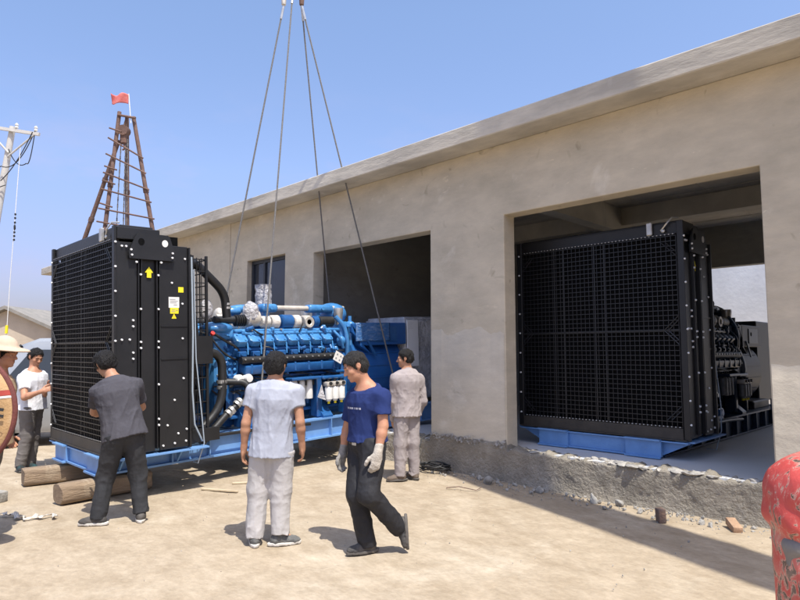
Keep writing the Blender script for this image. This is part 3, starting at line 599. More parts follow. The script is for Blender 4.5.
    # --- coolant piping at the front of the engine
    def bend(pts, r, n=8):          # rounded polyline
        P = [Vector(p) for p in pts]; out = [P[0]]
        for a, b_, c in zip(P[:-2], P[1:-1], P[2:]):
            d = min((a - b_).length, (c - b_).length) * 0.45; s0 = b_ + (a - b_).normalized() * d; s1 = b_ + (c - b_).normalized() * d
            out += [(s0 * (1 - t) ** 2 + b_ * 2 * t * (1 - t) + s1 * t * t) for t in [k / n for k in range(n + 1)]]
        return out + [P[-1]]
    def pipe(name, pts, r, m, seg=14, p=G): mb = MB(); mb.tube(bend(pts, r), r, seg); return B(mb, name, m, p, 60)
    def clamp(c, d, r, w=0.05):
        d = Vector(d).normalized(); c = Vector(c); mb = MB(); mb.cyl(c - d * w, c - d * w * 0.25, r, None, 18); mb.cyl(c + d * w * 0.25, c + d * w, r, None, 18)
        s = d.cross(Vector((0, 0.3, 1))).normalized() * r; mb.box(c + s, (0.04, 0.03, 0.05)); B(mb, 'hose_clamp', M['steel'])
    pipe('coolant_pipe', [(0.72, 1.0, 2.58), (0.72, 1.30, 2.56), (0.72, 1.74, 2.16), (0.72, 1.77, 1.82)], 0.058, M['black'])
    clamp((0.72, 1.77, 1.98), (0, 0, 1), 0.062, 0.04)
    pipe('coolant_pipe', [(0.7, 1.2, 1.37), (0.7, 1.70, 1.36), (0.72, 1.70, 0.62), (0.76, 1.20, 0.24)], 0.058, M['rubber'])
    clamp((0.70, 1.70, 0.92), (0, 0, 1), 0.068, 0.06)
    pipe('coolant_pipe', [(0.62, 1.75, 0.95), (0.78, 2.03, 0.93), (0.84, 2.05, 0.72), (0.86, 1.75, 0.60), (0.88, 1.30, 0.20)], 0.048, M['rubber'])
    clamp((0.875, 1.72, 0.565), (0, 0.7, 0.55), 0.06, 0.05); clamp((0.865, 1.85, 0.67), (0, 0.7, 0.55), 0.06, 0.045)
    pipe('lower_pipe', [(0.9, 1.2, 0.29), (0.9, 2.4, 0.28), (0.9, 3.0, 0.25)], 0.022, M['black'])
    # --- engine block
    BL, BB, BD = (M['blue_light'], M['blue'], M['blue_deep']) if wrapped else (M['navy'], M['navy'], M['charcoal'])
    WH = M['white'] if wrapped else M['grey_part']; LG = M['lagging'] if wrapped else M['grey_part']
    mb = MB(); mb.box((0, 2.95, 0.78), (0.98, 2.3, 0.72), bev=0.03)
    mb.prism([(-0.5, 1.85, 1.12), (0.5, 1.85, 1.12), (0.42, 1.85, 1.5), (0.18, 1.85, 1.66), (-0.18, 1.85, 1.66), (-0.42, 1.85, 1.5)], (0, 2.2, 0))
    mb.box((0, 2.95, 0.36), (0.74, 2.1, 0.16), bev=0.03)
    B(mb, 'engine_block', BB)
    rnd = random.Random(4)
    for sx in (1, -1):
        for k in range(8):                            # cylinder heads with angular rocker covers
            y = 2.06 + k * 0.218
            mb = MB(); c = Vector((sx * 0.50, y, 1.44)); rt = (0, sx * R(42), 0)
            mb.box(c + Vector((sx * -0.03, 0, -0.05)), (0.22, 0.205, 0.16), rt, 0.015); h = B(mb, 'cylinder_head', BB)
            mb = MB()
            mb.prism([(-0.085, -0.08, 0.0), (-0.05, -0.095, 0.0), (0.05, -0.095, 0.0), (0.09, -0.06, 0.0), (0.09, 0.06, 0.0), (0.05, 0.085, 0.0), (-0.06, 0.085, 0.0), (-0.085, 0.05, 0.0)], (0, 0, 0.10))
            for q in ((-0.05, -0.05), (0.06, 0.04)): mb.cyl((*q, 0.10), (*q, 0.115), 0.014, None, 8)
            bmesh.ops.transform(mb.bm, matrix=Matrix.Translation(c + Vector((sx * 0.03, 0, 0.03))) @ Euler(rt).to_matrix().to_4x4(), verts=mb.bm.verts[:])
            es = [e for e in mb.bm.edges if e.calc_length() > 0.03]; bmesh.ops.bevel(mb.bm, geom=es, offset=0.008, segments=2, affect='EDGES', profile=0.5)
            mb.build('rocker_cover', BL, h)
            mb = MB(); mb.tube([(sx * 0.40, y + 0.1, 1.56), (sx * 0.52, y + 0.108, 1.55), (sx * 0.60, y + 0.10, 1.44), (sx * 0.62, y + 0.09, 1.30)], 0.011, 6); mb.ell((sx * 0.52, y + 0.108, 1.55), (0.025, 0.025, 0.02), 1); mb.build('fuel_line', BL, h)
            mb = MB(); mb.box((sx * 0.60, y, 1.31), (0.10, 0.12, 0.08), None, 0.012); mb.cyl((sx * 0.64, y - 0.03, 1.31), (sx * 0.67, y - 0.03, 1.31), 0.02, None, 8); mb.build('port_flange', BB, h)
        mb = MB(); mb.tube([(sx * 0.68, 2.0, 1.225), (sx * 0.68, 3.72, 1.225)], 0.052, 14)
        B(mb, 'exhaust_manifold', M['rubber'])
        mb = MB(); mb.cyl((sx * -0.013, 0, 0), (sx * 0.014, 0, 0), 0.012, None, 7); sp_ = mb.build('manifold_stud', M['steel'], G, 35, (sx * 0.728, 2.04, 1.237))
        for k in range(1, 15): copy_part(sp_, G, (sx * 0.728, 2.04 + k * 0.115, 1.237))
        mb = MB(); mb.box((sx * 0.62, 2.88, 1.10), (0.20, 1.66, 0.13), (0, sx * R(12), 0), 0.025, 2)
        for k in range(7): mb.box((sx * 0.715, 2.15 + k * 0.245, 1.10), (0.03, 0.03, 0.13), None, 0.006)
        B(mb, 'charge_air_duct', BB)
        mb = MB()                                     # crankcase side covers, ribs and bosses
        for k in range(8):
            y = 2.06 + k * 0.218; mb.box((sx * 0.50, y, 0.72), (0.05, 0.17, 0.26), None, 0.02, 2)
            for dy in (-0.06, 0.06):
                for z in (0.62, 0.82): mb.cyl((sx * 0.52, y + dy, z), (sx * 0.54, y + dy, z), 0.014, None, 7)
        mb.box((sx * 0.53, 2.95, 0.97), (0.14, 2.1, 0.04), None, 0.01); mb.box((sx * 0.52, 2.95, 0.44), (0.10, 2.1, 0.05), None, 0.01)
        B(mb, 'crankcase_cover', BB)
        # small fittings, bosses, senders and elbows all over the flank of the engine
        protos = []
        for kk, m_ in enumerate((BL, BB, M['steel'], M['rubber'], BL, BB)):
            mb = MB()
            if kk == 0: mb.box((0, 0, 0), (0.07, 0.09, 0.06), (0, 0.2, 0), 0.012); mb.cyl((0.03, 0, 0), (0.06, 0, 0), 0.02, None, 8)
            elif kk == 1: mb.lathe([(0.02, -0.03), (0.036, -0.03), (0.036, 0.02), (0.02, 0.035)], (0, 0, 0), 'X', 12); mb.box((-0.02, 0, 0), (0.02, 0.1, 0.05), None, 0.006)
            elif kk == 2: mb.cyl((-0.02, 0, 0), (0.02, 0, 0), 0.016, None, 6); mb.cyl((0.02, 0, 0), (0.03, 0, 0), 0.009, None, 6)
            elif kk == 3: mb.tube([(0, -0.09, 0.03), (0.04, -0.03, 0.02), (0.045, 0.05, -0.02), (0, 0.09, -0.07)], 0.012, 7)
            elif kk == 4: mb.tube([(0, -0.05, 0.06), (0.03, -0.05, 0.01), (0.03, 0.02, -0.01), (0.0, 0.06, -0.01)], 0.017, 8); mb.ell((0.03, -0.01, 0.0), (0.026, 0.03, 0.026), 1)
            else: mb.box((0, 0, 0), (0.05, 0.05, 0.12), (0.3, 0, 0), 0.01); mb.box((0.02, 0, 0.0), (0.03, 0.03, 0.07), None, 0.006)
            protos.append(mb)
        pob = [None] * 6
        for k in range(64):
            kk = rnd.randrange(6); zone = rnd.random()
            if zone < .34: y, z, x = rnd.uniform(1.98, 3.8), rnd.uniform(0.5, 1.0), 0.54
            elif zone < .55: y, z, x = rnd.uniform(1.95, 3.85), rnd.uniform(1.26, 1.38), 0.63
            elif zone < .75: y, z, x = rnd.uniform(1.7, 2.02), rnd.uniform(0.7, 1.62), 0.50
            elif zone < .88: y, z, x = rnd.uniform(2.1, 3.9), rnd.uniform(1.60, 1.68), 0.55
            else: y, z, x = rnd.uniform(3.75, 4.1), rnd.uniform(0.7, 1.75), 0.58
            p_ = (sx * x, y, z)
            if pob[kk] is None: o_ = pob[kk] = protos[kk].build(('fitting_block', 'sensor_boss', 'plug', 'hose_loop', 'pipe_elbow', 'bracket')[kk], (BL, BB, M['steel'], M['rubber'], BL, BB)[kk], G, 35, p_)
            else: o_ = copy_part(pob[kk], G, p_)
            o_.rotation_euler = (rnd.choice((0, PI / 2, PI, 0.4)), 0, 0 if sx > 0 else PI); q_ = rnd.uniform(.75, 1.25); o_.scale = (q_, q_, q_)
        for kk in range(6):
            if pob[kk] is None: protos[kk].bm.free()
        mb = MB()
        for k in range(16):
            y = rnd.uniform(2.0, 3.7); z = rnd.uniform(0.92, 1.02); mb.tube(bend([(sx * 0.56, y, z), (sx * 0.66, y + 0.03, z + rnd.uniform(-0.04, 0.02)), (sx * 0.66, y + rnd.uniform(0.1, 0.3), z - 0.04), (sx * 0.58, y + 0.3, z - 0.12)], 0.01, 4), 0.010, 6)
        B(mb, 'oil_line', M['rubber'])
    # front end: gear case, ribs, thermostat housing, crank pulley
    mb = MB(); mb.box((0.0, 1.80, 1.0), (0.98, 0.22, 1.05), None, 0.04, 2); mb.box((0.12, 1.82, 1.60), (0.80, 0.36, 0.16), None, 0.05, 3)
    mb.ell((0.36, 1.80, 1.68), (0.22, 0.24, 0.10), 3); mb.ell((-0.34, 1.80, 1.68), (0.2, 0.24, 0.10), 3); B(mb, 'gear_case', BL)
    mb = MB(); pts = []
    for k in range(28): a = 2 * PI * k / 28; pts.append((0.50 + 0.0, 1.96 + 0.085 * math.cos(a), 1.14 + 0.17 * math.sin(a)))
    mb.tube(pts + [pts[0]], 0.014, 6)
    for z in (1.02, 1.10, 1.18, 1.26):
        for dy in (-0.04, 0.04): mb.ell((0.51, 1.96 + dy, z), (0.014, 0.03, 0.024), 1)
    B(mb, 'access_cover', BL)
    mb = MB(); mb.lathe([(0.05, 1.45), (0.2, 1.45), (0.24, 1.5), (0.24, 1.62), (0.12, 1.7), (0.12, 1.75)], (0, 0, 0.85), 'Y', 28); B(mb, 'crank_pulley', M['black'])
    mb = MB(); mb.lathe([(0.06, 1.24), (0.12, 1.24), (0.12, 1.5), (0.06, 1.5)], (0, 0, 1.45), 'Y', 20)
    for k in range(8):
        a = k * PI / 4; mb.prism([(0.1 * math.cos(a), 1.27, 1.45 + 0.1 * math.sin(a)), (0.9 * math.cos(a - 0.1), 1.29, 1.45 + 0.9 * math.sin(a - 0.1)), (0.9 * math.cos(a + 0.14), 1.34, 1.45 + 0.9 * math.sin(a + 0.14)), (0.1 * math.cos(a + 0.4), 1.33, 1.45 + 0.1 * math.sin(a + 0.4))], (0, 0.01, 0))
    B(mb, 'fan', M['black'])
    mb = MB(); mb.tube(bend([(0.54, 1.66, 1.62), (0.57, 1.80, 1.52), (0.58, 2.02, 1.40), (0.60, 2.10, 1.18), (0.62, 2.04, 0.95), (0.55, 1.9, 0.86)], 0.02, 6), 0.019, 8)
    mb.tube(bend([(0.52, 1.64, 1.56), (0.56, 1.72, 1.42), (0.56, 1.85, 1.3)], 0.02, 4), 0.014, 8); B(mb, 'engine_hose', M['rubber'])
    mb = MB(); mb.cyl((0.53, 1.65, 1.60), (0.56, 1.65, 1.62), 0.03, None, 10); B(mb, 'red_cap', M['red_ink'])
    for y in (1.95, 2.09):
        mb = MB(); mb.lathe([(0.03, 0.60), (0.058, 0.60), (0.062, 0.68), (0.05, 0.71), (0.02, 0.712)], (0.05, y, 0.975), 'X', 20); B(mb, 'oil_filter', WH)
    # --- top of the engine: charge-air piping, turbochargers, lagged exhaust, silver breather pipe
    for sx in (1, -1):
        x = sx * 0.46
        mb = MB(); mb.tube([(x, 1.72, 1.80), (x, 2.02, 1.80)], 0.055, 16); B(mb, 'intake_pipe', M['rubber'])
        mb = MB()
        for k in range(5): mb.lathe([(0.06, 0), (0.085, 0.012), (0.085, 0.02), (0.06, 0.032)], (x, 2.03 + k * 0.034, 1.79), 'Y', 20)
        B(mb, 'bellows', M['rubber'])
        mb = MB(); mb.lathe([(0.04, 2.2), (0.11, 2.22), (0.13, 2.30), (0.12, 2.4), (0.06, 2.42)], (x, 0, 1.82), 'Y', 24); mb.ell((x + sx * 0.02, 2.30, 1.9), (0.11, 0.09, 0.13), 2); mb.cyl((x, 2.28, 1.66), (x, 2.28, 1.80), 0.05)
        B(mb, 'turbocharger', M['silver'])
        for y0, y1, r, m in ((2.46, 2.60, 0.085, 'lagging'), (2.62, 2.76, 0.10, 'lagging'), (2.80, 3.0, 0.11, 'blue'), (3.02, 3.14, 0.105, 'lagging'), (3.20, 3.34, 0.10, 'silver'), (3.40, 3.50, 0.09, 'blue'), (3.52, 3.80, 0.085, 'rubber')):
            mb = MB(); mb.lathe([(r * 0.8, y0), (r, y0 + 0.015), (r, y1 - 0.015), (r * 0.8, y1)], (x, 0, 1.77), 'Y', 22); B(mb, {'lagging': 'lagged_pipe', 'blue': 'turbo_housing', 'silver': 'compressor_cover', 'rubber': 'intake_hose'}[m], {'lagging': LG, 'blue': BB}.get(m, M[m] if wrapped else M['grey_part']))
        mb = MB(); mb.lathe([(0.01, 0.0), (0.04, 0.0), (0.05, 0.01), (0.085, 0.012), (0.085, 0.0)], (x + sx * 0.10, 3.27, 1.76), 'X', 20); B(mb, 'compressor_inlet', M['silver'])
        mb = MB(); mb.box((x, 2.95, 1.64), (0.16, 1.9, 0.05), None, 0.015); mb.tube([(x + sx * 0.08, 2.1, 1.60), (x + sx * 0.08, 3.7, 1.60)], 0.028, 10)
        for k in range(8): mb.box((x + sx * 0.04, 2.12 + k * 0.218, 1.62), (0.14, 0.05, 0.06), None, 0.012)
        B(mb, 'air_manifold', BL)
        mb = MB(); mb.lathe([(0.035, -0.26), (0.055, -0.24), (0.075, -0.06), (0.082, 0.0), (0.078, 0.03)], (x + 0.0, 3.93, 1.96), 'Z', 20); B(mb, 'funnel_cover', M['steel'])
    mb = MB(); mb.tube(bend([(0.25, 2.02, 1.82), (0.25, 2.06, 1.94), (0.28, 2.2, 1.97), (0.30, 2.45, 1.97)], 0.06, 6), 0.062, 14); mb.ell((0.28, 2.12, 1.93), (0.09, 0.13, 0.075), 2); B(mb, 'charge_air_elbow', BL)
    for y0, y1 in ((2.56, 2.84), (3.42, 3.92)):
        mb = MB(); mb.box((0.27, (y0 + y1) / 2, 1.985), (0.20, y1 - y0, 0.13), None, 0.05, 3); mb.box((0.27, (y0 + y1) / 2 - 0.05, 1.86), (0.12, 0.10, 0.22), None, 0.02); mb.cyl((0.38, (y0 + y1) / 2, 1.985), (0.40, (y0 + y1) / 2, 1.985), 0.03, None, 8); B(mb, 'pipe_bracket', BL)
    mb = MB(); mb.tube([(0.30, 2.84, 1.985), (0.30, 3.42, 1.985)], 0.042, 18); B(mb, 'breather_pipe', M['silver']); mb = MB(); mb.tube([(0.30, 3.92, 2.0), (0.30, 4.16, 2.0)], 0.036, 14); B(mb, 'breather_pipe', M['silver'])
    mb = MB(); mb.cyl((0.3, 4.16, 2.0), (0.3, 4.18, 2.0), 0.04, None, 14); B(mb, 'pipe_cap', M['rubber'])
    # --- rear: bracket tree, flywheel housing
    mb = MB(); mb.ell((0.1, 4.05, 1.9), (0.34, 0.22, 0.20), 3); mb.box((0.3, 4.0, 1.62), (0.5, 0.22, 0.30), None, 0.05, 2)
    mb.tube(bend([(0.52, 3.82, 1.85), (0.58, 3.95, 1.70), (0.60, 4.0, 1.45), (0.55, 4.02, 1.2)], 0.04, 6), 0.035, 10); mb.tube([(0.5, 4.14, 1.86), (0.5, 4.14, 1.1)], 0.03, 10); mb.ell((0.5, 4.14, 1.72), (0.09, 0.08, 0.06), 2); mb.ell((0.55, 3.9, 1.45), (0.08, 0.08, 0.09), 2)
    mb.tube(bend([(0.56, 3.74, 1.62), (0.64, 3.82, 1.5), (0.60, 3.9, 1.34)], 0.03, 6), 0.024, 8)
    B(mb, 'rear_manifold', BL)
    mb = MB(); mb.lathe([(0.2, 3.86), (0.56, 3.88), (0.60, 3.92), (0.60, 4.10), (0.66, 4.12), (0.66, 4.18), (0.3, 4.2)], (0, 0, 0.98), 'Y', 40); B(mb, 'flywheel_housing', BB)
    # filters on the near side
    for k in range(3):
        y = 2.86 + k * 0.135
        mb = MB(); mb.lathe([(0.03, 0.60), (0.058, 0.605), (0.06, 0.62), (0.06, 0.86), (0.05, 0.885), (0.02, 0.89)], (0.70, y, 0), 'Z', 20); f_ = B(mb, 'fuel_filter', WH)
        mb = MB(); mb.box((0.70, y, 0.905), (0.11, 0.12, 0.035), None, 0.01); mb.build('filter_head', BB, f_)
        mb = MB(); mb.box((0.757, y + 0.045, 0.84), (0.012, 0.028, 0.07)); mb.build('filter_print', M['ink'], f_, 0)
    for k in range(3):
        y = 3.43 + k * 0.125
        mb = MB(); mb.lathe([(0.02, 0.535), (0.035, 0.54), (0.04, 0.56), (0.056, 0.57), (0.058, 0.74), (0.05, 0.76), (0.02, 0.765)], (0.80, y, 0), 'Z', 20); f_ = B(mb, 'oil_separator', WH)
        mb = MB(); mb.box((0.79, y, 0.80), (0.12, 0.12, 0.07), None, 0.015, 2); mb.build('filter_head', M['silver'], f_)
        mb = MB(); mb.cyl((0.845, y, 0.81), (0.875, y, 0.81), 0.025, None, 10); mb.build('filter_plug', M['ink'], f_); mb = MB(); mb.cyl((0.80, y, 0.835), (0.80, y, 0.86), 0.02, None, 8); mb.build('filter_plug', M['ink'], f_)
        mb = MB(); mb.cyl((0.80, y, 0.50), (0.80, y, 0.54), 0.02, None, 8); mb.build('drain_cup', M['yellow'], f_)
    mb = MB(); mb.box((0.70, 3.55, 0.90), (0.2, 0.44, 0.05), None, 0.015); mb.box((0.66, 3.30, 0.62), (0.18, 0.10, 0.62), None, 0.015); mb.box((0.66, 3.82, 0.62), (0.18, 0.06, 0.62), None, 0.015); mb.box((0.73, 3.0, 0.915), (0.2, 0.5, 0.04), None, 0.01); B(mb, 'filter_bracket', BB)
    # engine feet and blue ribbed sub-frame above the rail
    for sx in (1, -1):
        for y in (2.1, 3.4): mb = MB(); mb.prism([(sx * 0.45, y - 0.09, 0.66), (sx * 0.82, y - 0.09, 0.33), (sx * 0.82, y - 0.09, 0.30), (sx * 0.45, y - 0.09, 0.30)], (0, 0.18, 0)); B(mb, 'engine_mount', BB, G, 0)
    # --- alternator
    mb = MB(); mb.lathe([(0.3, 4.15), (0.66, 4.18), (0.66, 4.24), (0.60, 4.27), (0.60, 5.28), (0.54, 5.33), (0.3, 5.36), (0.28, 5.5)], (0, 0, 0.92), 'Y', 48)
    for sx in (1, -1): mb.box((sx * 0.55, 4.8, 0.36), (0.3, 0.9, 0.14), None, 0.02)
    for k in range(6): a = R(-50 + k * 20); mb.box((0.60 * math.cos(a), 4.75, 0.92 + 0.60 * math.sin(a)), (0.03, 0.9, 0.02), (0, -a, 0))
    B(mb, 'alternator', BD)
    mb = MB(); mb.box((0, 4.82, 1.55), (1.18, 1.10, 0.38), None, 0.012); mb.prism([(0.585, 4.10, 1.73), (0.585, 4.28, 1.73), (0.585, 4.28, 1.36), (0.585, 4.5, 1.24), (0.585, 4.10, 1.60)], (-1.17, 0, 0)); B(mb, 'terminal_box', BD)
    mb = MB(); mb.box((0.598, 4.86, 1.55), (0.012, 0.52, 0.26), None, 0.004); tp = B(mb, 'terminal_cover', BB)
    mb = MB(); mb.cyl((0.602, 4.72, 1.585), (0.608, 4.72, 1.585), 0.035, None, 16); mb.build('cable_hole', M['core'], tp)
    mb = MB(); mb.prism([(0.595, 4.40, 1.46), (0.595, 4.45, 1.46), (0.615, 4.62, 1.18), (0.615, 4.57, 1.18)], (0.02, 0, 0)); B(mb, 'air_deflector', BB, G, 0)
    mb = MB(); mb.box((0, 5.85, 1.10), (1.0, 0.86, 1.5), None, 0.02); B(mb, 'control_cabinet', M['grey_film'] if wrapped else M['black'])
    if wrapped:
        # crumpled clear film over the terminal box, wrapped cabinet
        def crumple(name, x0, x1, y0, y1, z0, z1, m, amp, n=26):
            bm = bmesh.new(); bmesh.ops.create_cube(bm, size=1); bmesh.ops.subdivide_edges(bm, edges=bm.edges[:], cuts=n, use_grid_fill=True)
            P = np.array([v.co[:] for v in bm.verts]); P = (P + 0.5) * np.array([x1 - x0, y1 - y0, z1 - z0]) + np.array([x0, y0, z0])
            c = P.mean(0); d = P - c; nn = np.abs(fbm(P * 7 + 2, 3) - 0.45) * 2; nn2 = np.abs(vnoise(P * np.array([16, 22, 9])) - 0.5)
            k = amp * (nn + nn2) ; L = np.linalg.norm(d, axis=1)[:, None]; P = P + d / L * k[:, None]
            for v, q in zip(bm.verts, P): v.co = q
            mb = MB(); mb.bm.free(); mb.bm = bm; return B(mb, name, m, G, 180)
        crumple('plastic_wrap', -0.50, 0.50, 4.2, 4.92, 1.70, 1.745, M['blue_film'], 0.03)
        crumple('plastic_wrap', 0.601, 0.608, 4.18, 4.95, 1.44, 1.74, M['blue_film'], 0.010)
        crumple('plastic_wrap', -0.52, 0.52, 5.41, 6.3, 0.36, 1.80, M['grey_film'], 0.03)
        mb = MB(); mb.box((0.568, 5.56, 1.37), (0.02, 0.30, 0.84), (0, 0, 0.03), 0.006)
        B(mb, 'paper_sheet', M['paper'])
        mb = MB()
        for k in range(4): mb.box((0.5815, 5.50, 1.73 - k * 0.03), (0.003, 0.12 - 0.03 * (k % 3), 0.004))
        B(mb, 'paper_print', pm('faint_print', (0.55, 0.56, 0.60), None), G, 0)
        # wrapped exhaust stubs on top
        for x, y, r, z1 in ((-0.12, 2.88, 0.115, 2.34),):
            mb = MB(); mb.cyl((x, y, 1.9), (x, y, z1), r * 0.8, None, 20); B(mb, 'exhaust_stub', M['silver'])
            bm = bmesh.new(); bmesh.ops.create_cone(bm, segments=40, radius1=r * 1.05, radius2=r * 1.02, depth=0.36, cap_ends=True); bmesh.ops.subdivide_edges(bm, edges=[e for e in bm.edges if abs(e.verts[0].co.z - e.verts[1].co.z) > 0.1], cuts=16)
            for v in bm.verts:
                n1 = vnoise([[v.co.x * 22, v.co.y * 22, v.co.z * 14 + 3]])[0]; f_ = 1 + 0.34 * abs(n1 - 0.5) + 0.10 * (abs(v.co.z) > 0.16); v.co.x *= f_; v.co.y *= f_; v.co += Vector((x, y, z1 - 0.14))
            mb = MB(); mb.bm.free(); mb.bm = bm; B(mb, 'plastic_wrap', M['film'], G, 50)
        bm = bmesh.new(); bmesh.ops.create_icosphere(bm, subdivisions=4, radius=1)
        for v in bm.verts:
            n1 = vnoise([[v.co.x * 3.3, v.co.y * 3.3, v.co.z * 3.3 + 3]])[0]; k = 1 + 0.4 * abs(n1 - 0.5); v.co = Vector((v.co.x * 0.12 * k + 0.47, v.co.y * 0.11 * k + 2.29, v.co.z * 0.17 * k + 1.83 + 0.05))
        mb = MB(); mb.bm.free(); mb.bm = bm; B(mb, 'plastic_wrap', M['film'], G, 60)
        # dangling film by the filters, rolled film in the pipe frame, white tag card
        mb = MB(); mb.prism([(0.80, 3.30, 0.80), (0.84, 3.34, 0.56), (0.82, 3.20, 0.62)], (0.004, 0, 0)); B(mb, 'plastic_wrap', M['film'], G, 0)
        mb = MB(); mb.ell((0.62, 1.52, 1.93), (0.06, 0.10, 0.15), 2); B(mb, 'plastic_wrap', M['film'])
        mb = MB(); mb.box((0.80, 3.64, 1.20), (0.006, 0.17, 0.15), (R(-28), 0, 0)); cdd = B(mb, 'tag_card', M['label'], G, 0)
        mb = MB()
        for a, b_ in ((-0.04, 0.03), (0.035, 0.03), (-0.04, -0.035), (0.035, -0.035)):
            mb.cyl((0.8035, 3.64 + a * 0.88 + b_ * 0.47, 1.20 + b_ * 0.88 - a * 0.47), (0.8048, 3.64 + a * 0.88 + b_ * 0.47, 1.20 + b_ * 0.88 - a * 0.47), 0.016, None, 10)
        mb.build('card_symbol', M['grey_ink'], cdd, 0)
    else:
        mb = MB(); mb.tube(bend([(0.3, 2.5, 1.9), (0.3, 2.7, 2.12), (0.35, 3.0, 2.14), (0.4, 3.2, 2.02)], 0.1, 6), 0.12, 18); B(mb, 'exhaust_elbow', M['black'])
    # the radiator is 0.87 m deep: set its parts back from the skid end
    rad = ('radiator_core', 'radiator_frame', 'top_tank', 'apron_panel', 'grille', 'grille_brace', 'rivet_strip', 'side_panel', 'panel_flange', 'lifting_plate', 'top_cover', 'hood_bracket', 'drain_fitting', 'bolt', 'arrow_label', 'warning_label', 'label_print', 'warning_triangle', 'warning_sign', 'front_beam', 'radiator_foot')
    for o in G.children:
        n_ = o.name.split('.')[0]
        if n_ in rad:
            o.location.y = o.location.y * 0.87 + 0.13
            if n_ not in ('bolt', 'front_beam', 'warning_sign'): o.scale.y = 0.87
    return G
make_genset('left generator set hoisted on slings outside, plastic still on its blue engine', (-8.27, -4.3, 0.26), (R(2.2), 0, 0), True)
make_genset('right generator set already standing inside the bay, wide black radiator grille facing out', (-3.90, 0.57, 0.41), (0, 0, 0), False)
g1 = Matrix.Translation((-8.27, -4.3, 0.26)) @ Matrix.Rotation(R(2.2), 4, 'X')

# crane hook, shackles and four wire slings
HK = Vector((-8.3, -1.1, 7.76))
ck = thing('crane_hook', 'steel crane hook with shackles holding the four slings above the engine', 'crane hook', HK)
mb = MB(); mb.tube([(0, 0, 2.4), (0, 0, 0.55)], 0.02, 8); mb.build('hoist_rope', M['rope'], ck)
mb = MB(); mb.box((0, 0, 0.62), (0.18, 0.14, 0.36), bev=0.03); mb.tube([(0.0, 0, 0.45), (0.0, 0, 0.30), (0.10, 0, 0.2), (0.1, 0, 0.1), (0, 0, 0.03), (-0.1, 0, 0.1), (-0.1, 0, 0.16)], 0.035, 10); mb.build('hook', M['rust'], ck)
for dx in (-0.16, 0.16):
    d = Rv * dx * 0.95; mb = MB(); mb.tube([Vector((0, 0, 0.08)), d + Vector((0, 0, 0.02)), d + Vector((0, 0, -0.10))], 0.022, 8); mb.lathe([(0.02, -0.22), (0.038, -0.2), (0.045, -0.08), (0.03, 0.0)], d, 'Z', 12); mb.build('shackle', M['silver'] if dx < 0 else M['rust'], ck)
SL = [((0.80, 2.2, 0.42), 0.0, 'near front wire sling passing before the engine beside the grey shirt worker'), ((0.85, 4.9, 0.42), 0.16, 'near rear wire sling running down past the blue alternator'),
      ((-0.80, 2.2, 0.42), -0.16, 'leftmost wire sling going down behind the radiator and hose'), ((-0.80, 4.9, 0.42), 0.16, 'far rear wire sling dropping behind the engine in the left bay')]
for a, dx, lb in SL:
    p1 = g1 @ Vector(a); p0 = HK + Rv * dx * 0.95 + Vector((0, 0, -0.2 if dx else 0.05)); d = (p1 - p0).normalized()
    w = thing('wire_sling', lb, 'sling', p1, group='wire slings lifting the left generator')
    mb = MB(); mb.cyl(p0 - p1, Vector((0, 0, 0)) - d * 0.25, 0.0135, None, 8); mb.build('rope', M['rope'], w)
    mb = MB(); mb.cyl(-d * 0.45, -d * 0.25, 0.024, None, 8); mb.build('ferrule', M['steel'], w); mb = MB(); mb.cyl(p0 - p1 + d * 0.02, p0 - p1 + d * 0.26, 0.022, None, 8); mb.build('ferrule', M['steel'], w)
    mb = MB(); s = d.cross(Rv).normalized() if abs(d.dot(Rv)) < 0.9 else Vector((0, 1, 0)); mb.tube([-d * 0.27, -d * 0.16 + Rv * 0.04, -d * 0.02 + Rv * 0.04, Vector((0, 0, 0)), -d * 0.02 - Rv * 0.04, -d * 0.16 - Rv * 0.04, -d * 0.27], 0.011, 6); mb.build('loop', M['rope'], w)
# ------------------------------------------------------------------ distance-field modeller (smooth unions, surface nets) for bodies and cloth
def v3(a): return np.array(a, np.float32)
def nrm(a): a = np.array(a, float); return a / (np.linalg.norm(a) + 1e-9)
def rcone(a, b, ra, rb):
    a, b = v3(a), v3(b); ab = b - a; L2 = float(ab @ ab) + 1e-9; m = max(ra, rb)
    def fn(p): t = np.clip(((p - a) @ ab) / L2, 0, 1); return np.linalg.norm(p - a - t[:, None] * ab, axis=1) - (ra + (rb - ra) * t)
    return fn, np.minimum(a, b) - m, np.maximum(a, b) + m
def ell(c, ax, r):
    c, ax, r = v3(c), np.array(ax, np.float32), v3(r)
    def fn(p):
        q = (p - c) @ ax.T; k0 = np.linalg.norm(q / r, axis=1); k1 = np.linalg.norm(q / (r * r), axis=1) + 1e-6; return k0 * (k0 - 1) / k1
    m = float(r.max()); return fn, c - m, c + m
def etube(pts, ex, ey, A, Bb):
    """elliptic tube through centre points; A/B radii along ex/ey at each point, flat ends"""
    pts = np.array(pts, np.float32); a, b = pts[0], pts[-1]; ez = (b - a) / np.linalg.norm(b - a); L = float(np.linalg.norm(b - a)); ex, ey = v3(ex), v3(ey)
    ex = ex - ez * (ex @ ez); ex /= np.linalg.norm(ex); ey = np.cross(ez, ex)
    ts = (pts - a) @ ez; ox = (pts - a) @ ex; oy = (pts - a) @ ey
    def fn(p):
        q = p - a; t = q @ ez; tc = np.clip(t, 0, L); aa = np.interp(tc, ts, A); bb = np.interp(tc, ts, Bb)
        x = q @ ex - np.interp(tc, ts, ox); y = q @ ey - np.interp(tc, ts, oy)
        d = (np.sqrt((x / aa) ** 2 + (y / bb) ** 2) - 1) * np.minimum(aa, bb); return np.maximum(d, np.maximum(-t, t - L))
    m = max(max(A), max(Bb)); return fn, pts.min(0) - m, pts.max(0) + m
